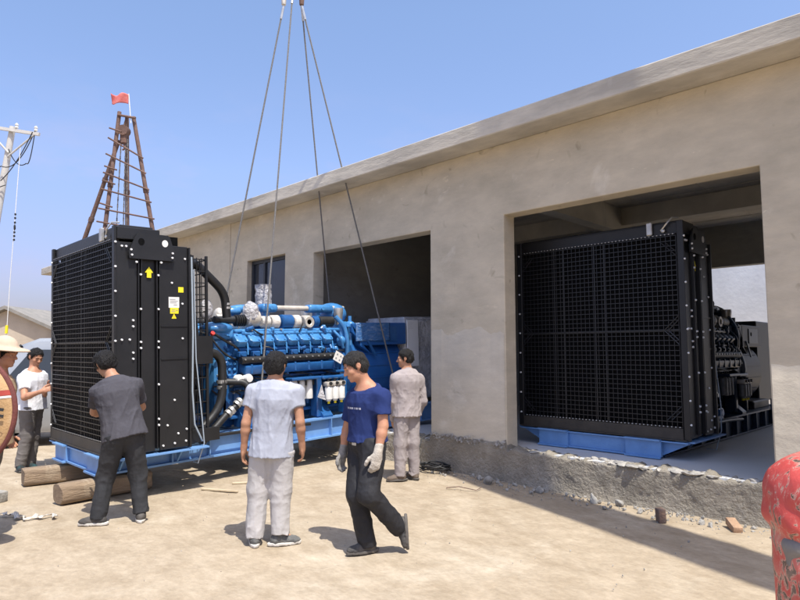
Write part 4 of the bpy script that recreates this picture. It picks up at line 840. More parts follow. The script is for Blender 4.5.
class Field:
    def __init__(s, lo, hi, h):
        s.lo = v3(lo); s.h = h; s.n = np.ceil((v3(hi) - s.lo) / h).astype(int) + 1; s.f = np.full(s.n, 0.25, np.float32)
    def block(s, lo, hi, pad):
        i0 = np.clip(np.floor((lo - pad - s.lo) / s.h).astype(int), 0, s.n - 1); i1 = np.clip(np.ceil((hi + pad - s.lo) / s.h).astype(int) + 1, 1, s.n)
        sl = tuple(slice(a, b) for a, b in zip(i0, i1)); g = np.meshgrid(*[np.arange(a, b) for a, b in zip(i0, i1)], indexing='ij')
        return sl, np.stack([x.ravel() for x in g], 1).astype(np.float32) * s.h + s.lo
    def add(s, fn, lo, hi, k=0.0):
        sl, p = s.block(lo, hi, 0.03 + k)
        if not len(p): return s
        sub = s.f[sl]; d = fn(p).reshape(sub.shape)
        if k > 0: hh = np.maximum(k - np.abs(sub - d), 0) / k; s.f[sl] = np.minimum(sub, d) - hh * hh * k * 0.25
        else: s.f[sl] = np.minimum(sub, d)
        return s
    def sub(s, fn, lo, hi, k=0.004):
        sl, p = s.block(lo, hi, 0.02); sub = s.f[sl]; d = -fn(p).reshape(sub.shape); hh = np.maximum(k - np.abs(sub - d), 0) / k; s.f[sl] = np.maximum(sub, d) + hh * hh * k * 0.25; return s
    def pts(s):
        g = np.meshgrid(*[np.arange(a) for a in s.n], indexing='ij'); return np.stack([x.ravel() for x in g], 1).astype(np.float32) * s.h + s.lo
    def cut(s, c, n, lo=None, hi=None):           # keep the side n points away from:  dot(p-c,n) <= 0
        if lo is None: p = s.pts(); d = ((p - v3(c)) @ v3(n)).reshape(s.f.shape); s.f = np.maximum(s.f, d)
        else:
            sl, p = s.block(v3(lo), v3(hi), 0); s.f[sl] = np.maximum(s.f[sl], ((p - v3(c)) @ v3(n)).reshape(s.f[sl].shape))
        return s
    def wrinkle(s, amp, freq, seed=0, w=None, ridge=True):
        m = np.abs(s.f) < 0.06; ii = np.argwhere(m); p = ii.astype(np.float32) * s.h + s.lo
        if not len(p): return s
        wp = np.stack([vnoise(p * 5 + seed), vnoise(p * 5 + seed + 9), vnoise(p * 5 + seed + 17)], 1) - 0.5
        q = (p + wp * 0.09) * v3(freq) + seed * 1.7; n = vnoise(q); n2 = vnoise(q * 2.1 + 5)
        d = (1 - np.abs(2 * n - 1)) ** 3 * 1.1 + (1 - np.abs(2 * n2 - 1)) ** 3 * 0.45 - 0.5 if ridge else (n - 0.5) + 0.5 * (n2 - 0.5)
        if w is not None: d = d * w(p)
        s.f[m] -= amp * d; return s
    def mesh(s, name, smooth=1):
        f = s.f.copy(); f[0], f[-1] = 1, 1; f[:, 0], f[:, -1] = 1, 1; f[:, :, 0], f[:, :, -1] = 1, 1
        S = f < 0; c = [S[i:S.shape[0] - 1 + i, j:S.shape[1] - 1 + j, k:S.shape[2] - 1 + k] for i in (0, 1) for j in (0, 1) for k in (0, 1)]
        anyc = np.logical_or.reduce(c); allc = np.logical_and.reduce(c); cells = np.argwhere(anyc & ~allc)
        vid = np.full(anyc.shape, -1, np.int64); vid[tuple(cells.T)] = np.arange(len(cells))
        acc = np.zeros((len(cells), 3), np.float32); cnt = np.zeros(len(cells), np.float32)
        offs = [(i, j, k) for i in (0, 1) for j in (0, 1) for k in (0, 1)]
        for a in offs:
            for ax in range(3):
                if a[ax]: continue
                b = list(a); b[ax] = 1; A = cells + a; Bc = cells + b; fa = f[tuple(A.T)]; fb = f[tuple(Bc.T)]; m = (fa < 0) != (fb < 0)
                t = fa[m] / (fa[m] - fb[m]); pt = A[m].astype(np.float32); pt[:, ax] += t; acc[m] += pt; cnt[m] += 1
        V = acc / cnt[:, None] * s.h + s.lo; Fs = []
        for ax in range(3):
            u, v = (ax + 1) % 3, (ax + 2) % 3; sl0 = [slice(None)] * 3; sl1 = [slice(None)] * 3; sl0[ax] = slice(0, -1); sl1[ax] = slice(1, None)
            A = S[tuple(sl0)]; Bc = S[tuple(sl1)]; e = np.argwhere(A != Bc); e = e[(e[:, u] > 0) & (e[:, v] > 0) & (e[:, u] < S.shape[u] - 1) & (e[:, v] < S.shape[v] - 1)]
            if not len(e): continue
            q = []
            for du, dv in ((0, 0), (1, 0), (1, 1), (0, 1)): o = e.copy(); o[:, u] -= du; o[:, v] -= dv; q.append(vid[tuple(o.T)])
            q = np.stack(q, 1); flip = ~A[tuple(e.T)]; q[flip] = q[flip][:, ::-1]; Fs.append(q)
        Fq = np.concatenate(Fs)
        for _ in range(smooth):
            acc = np.zeros_like(V); cnt = np.zeros(len(V))
            for a, b in ((0, 1), (1, 2), (2, 3), (3, 0)):
                np.add.at(acc, Fq[:, a], V[Fq[:, b]]); np.add.at(acc, Fq[:, b], V[Fq[:, a]]); np.add.at(cnt, Fq[:, a], 1); np.add.at(cnt, Fq[:, b], 1)
            V = V * 0.45 + acc / np.maximum(cnt, 1)[:, None] * 0.55
        me = bpy.data.meshes.new(name); me.from_pydata(V.tolist(), [], Fq.tolist()); me.polygons.foreach_set('use_smooth', [True] * len(me.polygons)); me.update(); return me

# ------------------------------------------------------------------ people
M['skin'] = pm('tanned_skin', (0.44, 0.235, 0.145), (0.38, 0.19, 0.115), 14, 0.5, 0.15, 70, spec=0.35)
M['skin2'] = pm('ruddy_skin', (0.48, 0.25, 0.15), (0.42, 0.20, 0.125), 14, 0.5, 0.15, 70, spec=0.35)
M['hair'] = pm('black_hair', (0.010, 0.009, 0.009), (0.016, 0.0145, 0.014), 60, 0.55, 0.9, 130, stretch=(1, 1, 0.35), spec=0.3)
M['hair2'] = pm('greying_hair', (0.014, 0.013, 0.012), (0.035, 0.032, 0.03), 70, 0.55, 0.9, 130, stretch=(1, 1, 0.35), spec=0.3)
M['eye'] = pm('eye_white', (0.6, 0.58, 0.55), None, rough=0.2); M['iris'] = pm('dark_iris', (0.02, 0.012, 0.01), None, rough=0.15)
def cloth(n, a, b, rough=0.92): return pm(n, a, b, 5, rough, 0.55, 13, spec=0.2, dist=0.014, stretch=(1, 1, 0.6))
def head_frame(fwd, up):
    f = nrm(fwd); u = np.array(up, float); u = nrm(u - f * (u @ f)); l = np.cross(u, f); return np.stack([f, l, u])
def add_head(F, c, H, neck, nb=0.055, s=1.0):
    c = np.array(c); g = lambda x, y, z: c + (H[0] * x + H[1] * y + H[2] * z) * s
    E = lambda p, r, k: F.add(*ell(g(*p), H, [q * s for q in r]), k=k)
    Rc = lambda a, b, ra, rb, k: F.add(*rcone(g(*a), g(*b), ra * s, rb * s), k=k)
    E((-.012, 0, .034), (.094, .074, .083), .0); E((.022, 0, -.028), (.068, .063, .088), .03); E((.028, 0, -.072), (.055, .051, .038), .02); E((.070, 0, -.097), (.020, .024, .016), .018)
    Rc((.084, 0, .010), (.108, 0, -.030), .009, .0135, .012); E((.098, .014, -.033), (.012, .009, .008), .006); E((.098, -.014, -.033), (.012, .009, .008), .006)
    for sy in (1, -1):
        Rc((.080, .044 * sy, .020), (.088, .012 * sy, .019), .010, .010, .01); E((.058, .044 * sy, -.028), (.024, .022, .022), .02)
        Rc((-.012, .072 * sy, .012), (-.006, .071 * sy, -.028), .016, .011, .006); E((-.014, .082 * sy, 0.002), (.022, .010, .032), .006)
        F.sub(*ell(g(.088, .031 * sy, .001), H, [.012 * s, .016 * s, .009 * s]), k=.008)
        F.sub(*ell(g(-.008, .093 * sy, .0), H, [.010 * s, .006 * s, .016 * s]), k=.005)
    [F.add(*rcone(g(.080, .046 * sy, .006), g(.083, .018 * sy, .007), .0055 * s, .0055 * s), k=.006) for sy in (1, -1)]; E((.086, 0, -.060), (.012, .025, .007), .006); E((.084, 0, -.072), (.012, .021, .008), .006)
    n = np.array(neck); F.add(*rcone(g(-.022, 0, -.055), n, nb * s, nb * 1.12), k=.03)
def add_hand(F, wr, d, pn, side, curl=0.5, grow=0.0, s=1.0):
    """wr wrist, d direction of the hand, pn palm normal, side towards the thumb"""
    d = nrm(d); pn = np.array(pn, float); pn = nrm(pn - d * (pn @ d)); w = np.cross(d, pn); w = w if w @ np.array(side) > 0 else -w; wr = np.array(wr, float); ax = np.stack([d, w, pn])
    F.add(*ell(wr + d * .05 * s, ax, (.056 * s + grow, .041 * s + grow, .017 * s + grow)), k=.02); F.add(*rcone(wr - d * .02, wr + d * .025, .026 + grow, .027 + grow), k=.02)
    for i, (o, L, r) in enumerate(((.029, .072, .0098), (.010, .080, .0102), (-.010, .075, .0098), (-.028, .060, .0088))):
        p = wr + d * (.088 - .004 * abs(i - 1)) * s + w * o * s; a = 0.12 + curl * 0.35
        for k, fr in enumerate((0.45, 0.32, 0.26)):
            dd = d * math.cos(a) + pn * math.sin(a) + w * (o * 1.6); q = p + nrm(dd) * L * fr * s; F.add(*rcone(p, q, (r - .0008 * k) * s + grow * .7, (r - .0008 * (k + 1)) * s + grow * .7), k=.004); p = q; a += curl * (0.75 + 0.15 * i)
    p = wr + d * .022 * s + w * .030 * s
    for L, dr in ((.042, d * .62 + w * .62 + pn * .32), (.032, d * .85 + w * .30 + pn * .42), (.026, d * .9 + w * .08 + pn * .45)):
        q = p + nrm(dr) * L * s; F.add(*rcone(p, q, .0125 * s + grow * .7, .0105 * s + grow * .7), k=.006); p = q
def make_person(J, label, opt, group='workers in the yard'):
    g = lambda k: np.array(J[k], float)
    org = J['org']; up0 = nrm(g('neck') - g('pel')); rt = nrm(g('shR') - g('shL')); hr = nrm(g('hipR') - g('hipL')); rt = nrm(rt - up0 * (rt @ up0)); fw = np.cross(up0, rt); hf = np.cross([0, 0, 1], hr)
    T = np.stack([rt, fw, up0]); neck, pel = g('neck'), g('pel'); P = lambda t, f=0.0, r=0.0: pel + (neck - pel) * t + fw * f + rt * r
    Hd = head_frame(opt['look'], opt.get('hup', (0, 0, 1))); hs = opt.get('hs', 1.0); b = opt.get('bulk', 1.0); h = opt.get('h', 0.0062)
    allp = np.array([g(k) for k in J if k != 'org'] + [g('head') + [0, 0, .15]]); lo = allp.min(0) - 0.24; hi = allp.max(0) + 0.24; lo[2] = max(lo[2] - .0, -0.02) if True else 0; hi[2] = g('head')[2] + 0.16
    # body (one continuous surface)
    F = Field(lo, hi, h)
    F.add(*ell(P(.70, -.005), T, (.150 * b, .100 * b, .20))); F.add(*ell(P(.35), T, (.135 * b, .098 * b, .17)), k=.06); F.add(*ell(P(.0), T, (.145 * b, .10 * b, .12)), k=.06)
    [F.add(*rcone(P(.90), g('sh' + s) - np.array([0, 0, .012]), .056, .042), k=.05) for s in 'LR']; F.add(*rcone(P(.97), P(.80), .05, .09), k=.05)
    for s in 'LR':
        F.add(*rcone(g('sh' + s) - np.array([0, 0, .015]), g('el' + s), .045 * b, .040 * b), k=.04); mid = g('el' + s) * .7 + g('wr' + s) * .3
        F.add(*rcone(g('el' + s), mid, .038 * b, .040 * b), k=.02); F.add(*rcone(mid, g('wr' + s), .040 * b, .0265), k=.02)
        F.add(*rcone(g('hip' + s), g('kn' + s), .072 * b, .050 * b), k=.04); F.add(*rcone(g('kn' + s), g('an' + s), .050 * b, .036), k=.03)
        fd = nrm(opt['foot' + s]); an = g('an' + s); upf = nrm(opt.get('footup' + s, (0, 0, 1))); F.add(*rcone(an - upf * .025, an + fd * .08 - upf * .045, .034, .022), k=.02)
        fore = nrm(g('wr' + s) - g('el' + s)); hd = opt.get('hand' + s, fore); pn = opt.get('palm' + s, -rt if s == 'R' else rt)
        add_hand(F, g('wr' + s) + nrm(hd) * .015, hd, pn, opt.get('thumb' + s, fw), opt.get('curl' + s, .55))
    add_head(F, g('head'), Hd, P(.96), s=hs); me = F.mesh('person'); me.materials.append(opt['skin'])
    body = link('person', me, None, org); body.rotation_euler = (0, 0, YAW); tag(body, label, 'person', group)
    # hair
    c = g('head'); hg = lambda x, y, z: c + (Hd[0] * x + Hd[1] * y + Hd[2] * z) * hs; big = opt.get('hair_big', 0.0) + .006
    F = Field(c - 0.17, c + 0.18, 0.005); F.add(*ell(hg(-.016, 0, .036), Hd, ((.101 + big) * hs, (.083 + big) * hs, (.092 + big * .7) * hs)))
    F.add(*ell(hg(-.045, 0, -.012), Hd, ((.064 + big) * hs, (.074 + big) * hs, .075 * hs)), k=.03)
    F.wrinkle(.016, (24, 24, 12), opt.get('seed', 1), ridge=False); F.wrinkle(.009, (55, 55, 26), opt.get('seed', 1) + 3, ridge=False)
    fz = opt.get('fringe', 0.050)
    F.sub(*ell(hg(.105, 0, fz - .098), Hd, (.105, .105, .105)), k=.006); F.sub(*ell(hg(.03, 0, -.075), Hd, (.06, .12, .062)), k=.006)
    for sy in (1, -1): F.sub(*ell(hg(-.012, .086 * sy, -.004), Hd, (.024, .03, .034)), k=.004)
    me = F.mesh('hair'); rh = random.Random(opt.get('seed', 1)); bmh = bmesh.new(); bmh.from_mesh(me); bmh.normal_update(); vs_ = [v for v in bmh.verts if (np.array(v.co) - c) @ Hd[2] > -.03 * hs]
    for v in rh.sample(vs_, min(len(vs_), 900)):          # loose locks that break the outline
        n_ = Vector(v.normal); tip = Vector(Hd[0] * rh.uniform(-.2, .7) - Hd[2] * rh.uniform(.1, .9) + Hd[1] * rh.uniform(-.4, .4)); d_ = (n_ * rh.uniform(.05, .32) + tip).normalized(); L_ = rh.uniform(.012, .028)
        if (np.array(v.co) + np.array(d_) * L_ - c) @ Hd[0] > .098 * hs: continue
        s_ = d_.cross(n_).normalized() * .0028; p_ = v.co + n_ * -.003; a1, a2, a3, a4 = bmh.verts.new(p_ - s_), bmh.verts.new(p_ + s_), bmh.verts.new(p_ + d_ * L_), bmh.verts.new(p_ + n_ * .004 + d_ * L_ * .4)
        for f3 in ((a1, a2, a4), (a2, a3, a4), (a3, a1, a4)): bmh.faces.new(f3)
    bmh.to_mesh(me); bmh.free(); me.polygons.foreach_set('use_smooth', [True] * len(me.polygons)); me.materials.append(opt.get('hairm', M['hair'])); link('hair', me, body)
    for sy in (1, -1):
        mb = MB(); mb.ell(hg(.0715, .031 * sy, .000), (.0115, .0115, .0115), 2); e = mb.build('eye', M['eye'], body, 180)
        d = Hd[0] * .0098; mb = MB(); mb.ell(hg(.0715, .031 * sy, .000) + d, (.0052, .0052, .0052), 2); mb.build('iris', M['iris'], e, 180)
        mb = MB(); mb.tube([hg(.082, .050 * sy, .021), hg(.0915, .034 * sy, .027), hg(.0945, .016 * sy, .024)], [.003, .0042, .003], 6); mb.build('eyebrow', M['hair'], body, 180)
    # upper garment
    F = Field(lo, hi, h); hem = opt.get('hem', -.10); ease = opt.get('ease', .018); hc = opt.get('hemc', (0, 0, 0)); ez = nrm(np.array([0, 0, 1]) * .5 + up0 * .5)
    hp = pel + up0 * hem + np.array(hc); A = [(.168 * b + ease + max(0, -hem - .03) * .11), (.150 * b + ease), (.150 * b + ease), (.170 * b + ease), .165 * b + ease]; Bq = [.126 * b + ease + max(0, -hem - .03) * .06, .112 * b + ease, .112 * b + ease, .115 * b + ease, .085 * b + ease]
    F.add(*etube([hp, P(.15), P(.4), P(.72, -.004), P(.86)], rt, fw, A, Bq)); F.add(*ell(P(.72, -.004), T, (.158 * b + ease, .106 * b + ease, .19)), k=.04)
    [F.add(*rcone(P(.91), g('sh' + s) - np.array([0, 0, .008]), .072, .060), k=.05) for s in 'LR']; F.add(*rcone(P(.89), P(.78), .062, .10), k=.05)
    for s in 'LR':
        sh, el, wr = g('sh' + s), g('el' + s), g('wr' + s)
        if opt['sleeve'] == 'long':
            F.add(*rcone(sh, el, .068 * b, .058 * b), k=.045); F.add(*rcone(el, wr, .056 * b, .046), k=.03)
        else:
            e = sh + (el - sh) * opt['sleeve']; dn = nrm(el - sh); S = Field(lo, hi, h); S.add(*rcone(sh - np.array([0, 0, .012]), e + dn * .04, .055 * b, .066 * b)); S.cut(e, dn); k_ = .05
            hh = np.maximum(k_ - np.abs(F.f - S.f), 0) / k_; F.f = np.minimum(F.f, S.f) - hh * hh * k_ * .25 * (S.f < .06)
    zt = lambda p: np.clip(1.15 - np.abs((p[:, 2] - P(.3)[2])) * 1.2, .45, 1.2)
    F.wrinkle(opt.get('wr', .013) * .55, opt.get('wf', (9, 9, 6)), opt.get('seed', 1), zt); F.wrinkle(.0025, (20, 20, 12), opt.get('seed', 1) + 4)
    F.cut(P(1.0, .0), up0 * 0.85 + fw * .35, neck - .13, neck + .13)
    F.sub(*rcone(P(.95, .01), P(1.25, .02), .054, .058), k=.01)
    me = F.mesh(opt['top']); me.materials.append(opt['topm']); shirt = link(opt['top'], me, body)
    if opt.get('collar'):
        F = Field(neck - .14, neck + .14, .006); F.add(*rcone(P(.93), P(1.05), .078, .070)); F.sub(*rcone(P(.8), P(1.2), .058, .060)); F.cut(P(1.035), up0 + fw * .35); F.cut(P(.9), -up0); F.wrinkle(.004, (20, 20, 20), 3)
        me = F.mesh('collar'); me.materials.append(opt['topm']); link('collar', me, shirt)
    # trousers
    F = Field(lo, hi, h); tb = opt.get('tb', 1.0)
    F.add(*ell(pel + np.array([0, 0, -.01]), np.stack([hr, hf, [0, 0, 1]]), (.158 * b, .118 * b, .12))); F.add(*rcone(pel + up0 * .06, pel, .11, .12), k=.04)
    for s in 'LR':
        hp_, kn, an = g('hip' + s), g('kn' + s), g('an' + s); cuff = an + nrm(kn - an) * -.02
        S = Field(lo, hi, h); S.add(*rcone(hp_, kn, .094 * b * tb, .078 * tb)); S.add(*rcone(kn, cuff, .076 * tb, .064 * tb), k=.04); S.cut(cuff + nrm(kn - an) * .005, nrm(an - kn))
        k_ = .045; hh = np.maximum(k_ - np.abs(F.f - S.f), 0) / k_; F.f = np.minimum(F.f, S.f) - hh * hh * k_ * .25 * (S.f < .06)
    def lw(p):
        w = np.full(len(p), .6, np.float32)
        for s in 'LR':
            for k, r in (('kn', .13), ('an', .15), ('hip', .12)): w = np.maximum(w, 1.25 * np.exp(-(np.linalg.norm(p - v3(g(k + s)), axis=1) / r) ** 2))
        return w
    F.wrinkle(opt.get('twr', .012) * .8, opt.get('twf', (8, 8, 13)), opt.get('seed', 1) + 6, lw); F.wrinkle(.003, (18, 18, 26), opt.get('seed', 1) + 9, lw)
    F.cut(pel + up0 * opt.get('waist', hem + .05) + np.array(hc), up0)
    me = F.mesh('trousers'); me.materials.append(opt['trm']); tr = link('trousers', me, body)
    # shoes
    for s in 'LR':
        fd = nrm(opt['foot' + s]); upf = np.array(opt.get('footup' + s, (0, 0, 1)), float); upf = nrm(upf - fd * (upf @ fd)); an = g('an' + s); base = an - upf * (.078 if s + 'z' not in opt else opt[s + 'z'])
        if 'footup' + s not in opt: base[2] = 0.002
        sd = np.cross(upf, fd); ax = np.stack([fd, sd, upf]); q = lambda x, z, y=0.0: base + fd * x + upf * z + sd * y
        F = Field(base - .24, base + .24, .006)
        F.add(*ell(q(-.035, .045), ax, (.048, .040, .045))); F.add(*ell(q(.03, .045), ax, (.08, .040, .043)), k=.03); F.add(*ell(q(.105, .034), ax, (.075, .046, .034)), k=.03); F.add(*rcone(q(-.02, .06), an + upf * .01, .042, .045), k=.03)
        F.cut(q(0, .018), -upf); F.wrinkle(.004, (30, 30, 30), 2); me = F.mesh('shoe'); me.materials.append(opt['shoem']); so_ = link('shoe', me, body)
        F = Field(base - .24, base + .24, .006); F.add(*etube([q(0.04, -.0), q(0.04, .026)], fd, sd, [.145, .147], [.049, .050])); F.wrinkle(.002, (30, 30, 30), 1)
        me = F.mesh('sole'); me.materials.append(opt['solem']); link('sole', me, so_)
    return body, dict(P=P, rt=rt, fw=fw, up=up0, T=T, g=g, shirt=shirt, tr=tr, hg=hg, Hd=Hd)
POSES = {
    'C': dict(org=(-4.704, -3.721, 0.0), head=(0.043, -0.0, 1.555), neck=(0.038, -0.01, 1.414), shL=(-0.159, -0.0, 1.342), shR=(0.234, 0.0, 1.333), elL=(-0.205, -0.04, 1.056), elR=(0.27, -0.03, 1.064), wrL=(-0.228, 0.0, 0.842), wrR=(0.281, 0.03, 0.855), pel=(0.019, -0.0, 0.903), hipL=(-0.06, 0.0, 0.868), hipR=(0.108, 0.0, 0.868), knL=(-0.104, 0.03, 0.472), knR=(0.1, 0.03, 0.472), anL=(-0.115, 0.0, 0.085), anR=(0.103, -0.0, 0.11)),
    'N': dict(org=(-3.93, -3.196, 0.0), head=(-0.151, -0.03, 1.552), neck=(-0.057, 0.0, 1.388), shL=(0.086, -0.15, 1.313), shR=(-0.18, 0.15, 1.248), elL=(0.096, -0.2, 1.071), elR=(-0.236, 0.2, 0.988), wrL=(0.057, -0.25, 0.868), wrR=(-0.266, 0.16, 0.802), pel=(-0.046, 0.0, 0.92), hipL=(0.009, -0.09, 0.883), hipR=(-0.103, 0.08, 0.857), knL=(-0.017, -0.22, 0.542), knR=(-0.126, -0.05, 0.488), anL=(0.228, 0.02, 0.239), anR=(-0.041, -0.02, 0.069)),
    'B': dict(org=(-5.751, -0.928, 0.0), head=(-0.025, 0.0, 1.594), neck=(0.001, 0.0, 1.44), shL=(-0.145, -0.1, 1.325), shR=(0.165, 0.1, 1.303), elL=(-0.185, -0.06, 1.035), elR=(0.219, 0.12, 1.021), wrL=(-0.186, 0.06, 0.787), wrR=(0.14, 0.22, 0.81), pel=(0.001, -0.0, 0.925), hipL=(-0.066, -0.05, 0.877), hipR=(0.068, 0.05, 0.867), knL=(-0.086, -0.04, 0.486), knR=(0.081, 0.04, 0.487), anL=(-0.092, -0.05, 0.074), anR=(0.094, 0.05, 0.081)),
    'W': dict(org=(-10.041, -4.29, 0.0), head=(0.032, -0.0, 1.608), neck=(0.013, -0.0, 1.421), shR=(-0.046, -0.13, 1.311), shL=(0.047, 0.15, 1.299), elR=(0.054, -0.2, 1.034), elL=(-0.055, 0.3, 0.982), wrR=(0.256, -0.12, 1.141), wrL=(0.134, 0.14, 1.154), pel=(0.01, -0.0, 0.919), hipR=(0.009, -0.09, 0.884), hipL=(0.002, 0.09, 0.868), knR=(-0.009, -0.05, 0.486), knL=(-0.024, 0.12, 0.463), anR=(-0.069, -0.08, 0.085), anL=(-0.047, 0.12, 0.063)),
    'D': dict(org=(-6.289, -4.411, 0.0), head=(-0.25, 0.12, 1.558), neck=(-0.133, 0.08, 1.408), shL=(-0.27, 0.02, 1.292), shR=(0.04, 0.2, 1.352), elL=(-0.352, 0.12, 1.095), elR=(0.03, 0.34, 1.115), wrL=(-0.325, 0.3, 1.016), wrR=(-0.242, 0.52, 1.142), pel=(0.015, 0.02, 0.898), hipL=(-0.04, -0.05, 0.858), hipR=(0.084, 0.07, 0.862), knL=(-0.16, 0.05, 0.453), knR=(0.106, 0.17, 0.449), anL=(-0.189, -0.02, 0.066), anR=(0.171, 0.12, 0.097)),
    'H': dict(org=(-6.524, -5.387, 0.0), head=(-0.003, 0.0, 1.662), neck=(-0.049, -0.0, 1.507), shR=(0.064, -0.19, 1.408), shL=(-0.205, 0.19, 1.389), elR=(0.036, -0.27, 1.146), elL=(-0.289, 0.27, 1.092), wrR=(0.173, -0.33, 0.966), wrL=(-0.106, 0.24, 0.889), pel=(-0.061, -0.0, 0.913), hipR=(0.0, -0.09, 0.89), hipL=(-0.118, 0.09, 0.864), knR=(0.037, -0.1, 0.509), knL=(-0.074, 0.1, 0.466), anR=(0.032, -0.1, 0.139), anL=(-0.081, 0.1, 0.101)),
}
POSES['D'].update(elL=(-0.36, 0.17, 1.07), wrL=(-0.41, 0.44, 1.02), elR=(0.02, 0.40, 1.10), wrR=(-0.28, 0.56, 1.10))
POSES['H'].update(wrR=(0.03, -0.33, 0.95), knR=(-0.10, -0.10, 0.5), anR=(-0.26, -0.10, 0.1), knL=(-0.18, 0.1, 0.47), anL=(-0.30, 0.1, 0.1))
POSES['N'].update(anL=(0.225, 0.0, 0.205), knL=(-0.02, -0.20, 0.52))
POSES['W'].update(elR=(0.08, -0.30, 1.05), wrR=(0.315, -0.33, 1.13), elL=(0.10, 0.10, 1.02), wrL=(0.26, -0.10, 1.18))
sole_w = pm('pale_sole', (0.55, 0.52, 0.47), None, rough=0.8); sole_d = pm('dark_sole', (0.10, 0.09, 0.08), None, rough=0.8)
shoe_d = pm('dusty_dark_shoe', (0.035, 0.034, 0.034), (0.10, 0.09, 0.08), 9, 0.8, 0.3, 60); shoe_g = pm('grey_shoe', (0.05, 0.052, 0.055), (0.16, 0.16, 0.15), 12, 0.8, 0.3, 80)
# centre: grey T-shirt, seen from behind
b, c = make_person(POSES['C'], 'person in a pale grey t-shirt and light grey trousers seen from behind', dict(look=(.12, 1, -.05), skin=M['skin'], top='t_shirt', sleeve=.50, topm=cloth('pale_grey_jersey', (0.37, 0.39, 0.45), (0.34, 0.36, 0.42)), hem=-.135, ease=.022,
    trm=cloth('light_grey_trousers', (0.46, 0.44, 0.43), (0.40, 0.385, 0.375)), shoem=shoe_g, solem=sole_w, footL=(-.28, 1, 0), footR=(.95, .30, 0), seed=2, fringe=.052, hair_big=.006, hs=1.0, tb=1.20, wf=(13, 13, 3), wr=.015, twf=(11, 11, 5), twr=.014, thumbL=(0, 1, 0), thumbR=(0, 1, 0)))
# right: navy T-shirt, walking to the left, gloves
b, c = make_person(POSES['N'], 'person in a navy t-shirt and black trousers walking left, wearing work gloves', dict(look=(-.86, -.30, -.38), hup=(-.35, 0, 1), skin=M['skin2'], top='t_shirt', sleeve=.62, topm=cloth('navy_jersey', (0.022, 0.038, 0.135), (0.016, 0.028, 0.105)), hem=.005, waist=.05, ease=.022, bulk=1.08,
    trm=cloth('black_trousers', (0.019, 0.019, 0.022), (0.030, 0.030, 0.033), .62), shoem=shoe_d, solem=sole_d, footL=(.06, -.12, -1), footupL=(-1, 0, -.05), Lz=.078, footR=(-.92, -.38, 0), seed=5, tb=1.12, fringe=.060, hair_big=.002, hairm=M['hair2'], wf=(8, 8, 6), twf=(10, 10, 6), twr=.015, thumbL=(-.6, -.6, 0), thumbR=(-.6, -.6, 0), palmL=(-.3, .9, 0), palmR=(.5, -.5, 0)))
P_, rt_, fw_, up_ = c['P'], c['rt'], c['fw'], c['up']
glm = [pm('dusty_white_glove', (0.52, 0.47, 0.40), (0.36, 0.32, 0.27), 12, 0.95, 0.5, 90), pm('dirty_grey_glove', (0.14, 0.135, 0.13), (0.30, 0.28, 0.25), 9, 0.95, 0.5, 90)]
for k, (s_, pn) in enumerate((('L', (-.3, .9, 0)), ('R', (.5, -.5, 0)))):
    wr = c['g']('wr' + s_); d_ = nrm(wr - c['g']('el' + s_)); F_ = Field(wr - .26, wr + .26, .006); add_hand(F_, wr + d_ * .015, d_, pn, (-.6, -.6, 0), .55, .006); F_.add(*rcone(wr - d_ * .05, wr + d_ * .02, .036, .033), k=.02); F_.wrinkle(.003, (30, 30, 30), k)
    me = F_.mesh('glove'); me.materials.append(glm[k]); o = link('glove', me, b)
    if k: o['label'] = 'dirty dark grey glove'
    else: o['label'] = 'dusty off white glove'
pl = c['g']('pel') + up_ * .0; F_ = Field(pl - .26, pl + .26, .006); F_.add(*etube([pl - up_ * .02, pl + up_ * .02], rt_, fw_, [.183, .183], [.138, .138])); F_.sub(*etube([pl - up_ * .05, pl + up_ * .05], rt_, fw_, [.16, .16], [.115, .115]))
me = F_.mesh('belt'); me.materials.append(pm('brown_black_belt', (0.05, 0.04, 0.025), None, rough=0.45)); bl_ = link('belt', me, b)
mb = MB(); q = pl + fw_ * .140; mb.box((0, 0, 0), (.055, .012, .042), None, .004); bmesh.ops.transform(mb.bm, matrix=Matrix.Translation(q) @ Matrix((rt_, fw_, up_)).transposed().to_4x4(), verts=mb.bm.verts[:]); mb.build('buckle', M['steel'], bl_)
# small pale chest print, letters too small to read in the photo: broken bars
def on_front(r_, t_, dep=0.0):           # ray cast on the shirt from the front
    o_ = Vector(P_(t_, .5, r_)); hit, loc_, n_, _ = c['shirt'].ray_cast(o_, Vector(-fw_)); return loc_ + n_ * 0.0025 if hit else Vector(P_(t_, .15, r_))
bmp = bmesh.new(); n_ = 26; prev = None
for i in range(n_ + 1):
    r_ = .095 - .19 * i / n_; a_, b_ = bmp.verts.new(on_front(r_, .60)), bmp.verts.new(on_front(r_, .635))
    if prev and i % 4 != 3: bmp.faces.new((prev[0], a_, b_, prev[1]))
    prev = (a_, b_)
mb = MB(); mb.bm.free(); mb.bm = bmp; mb.build('chest_print', pm('faded_print', (0.55, 0.56, 0.62), (0.2, 0.22, 0.34), 40, 0.8, lo=.4, hi=.6), c['shirt'], 0)
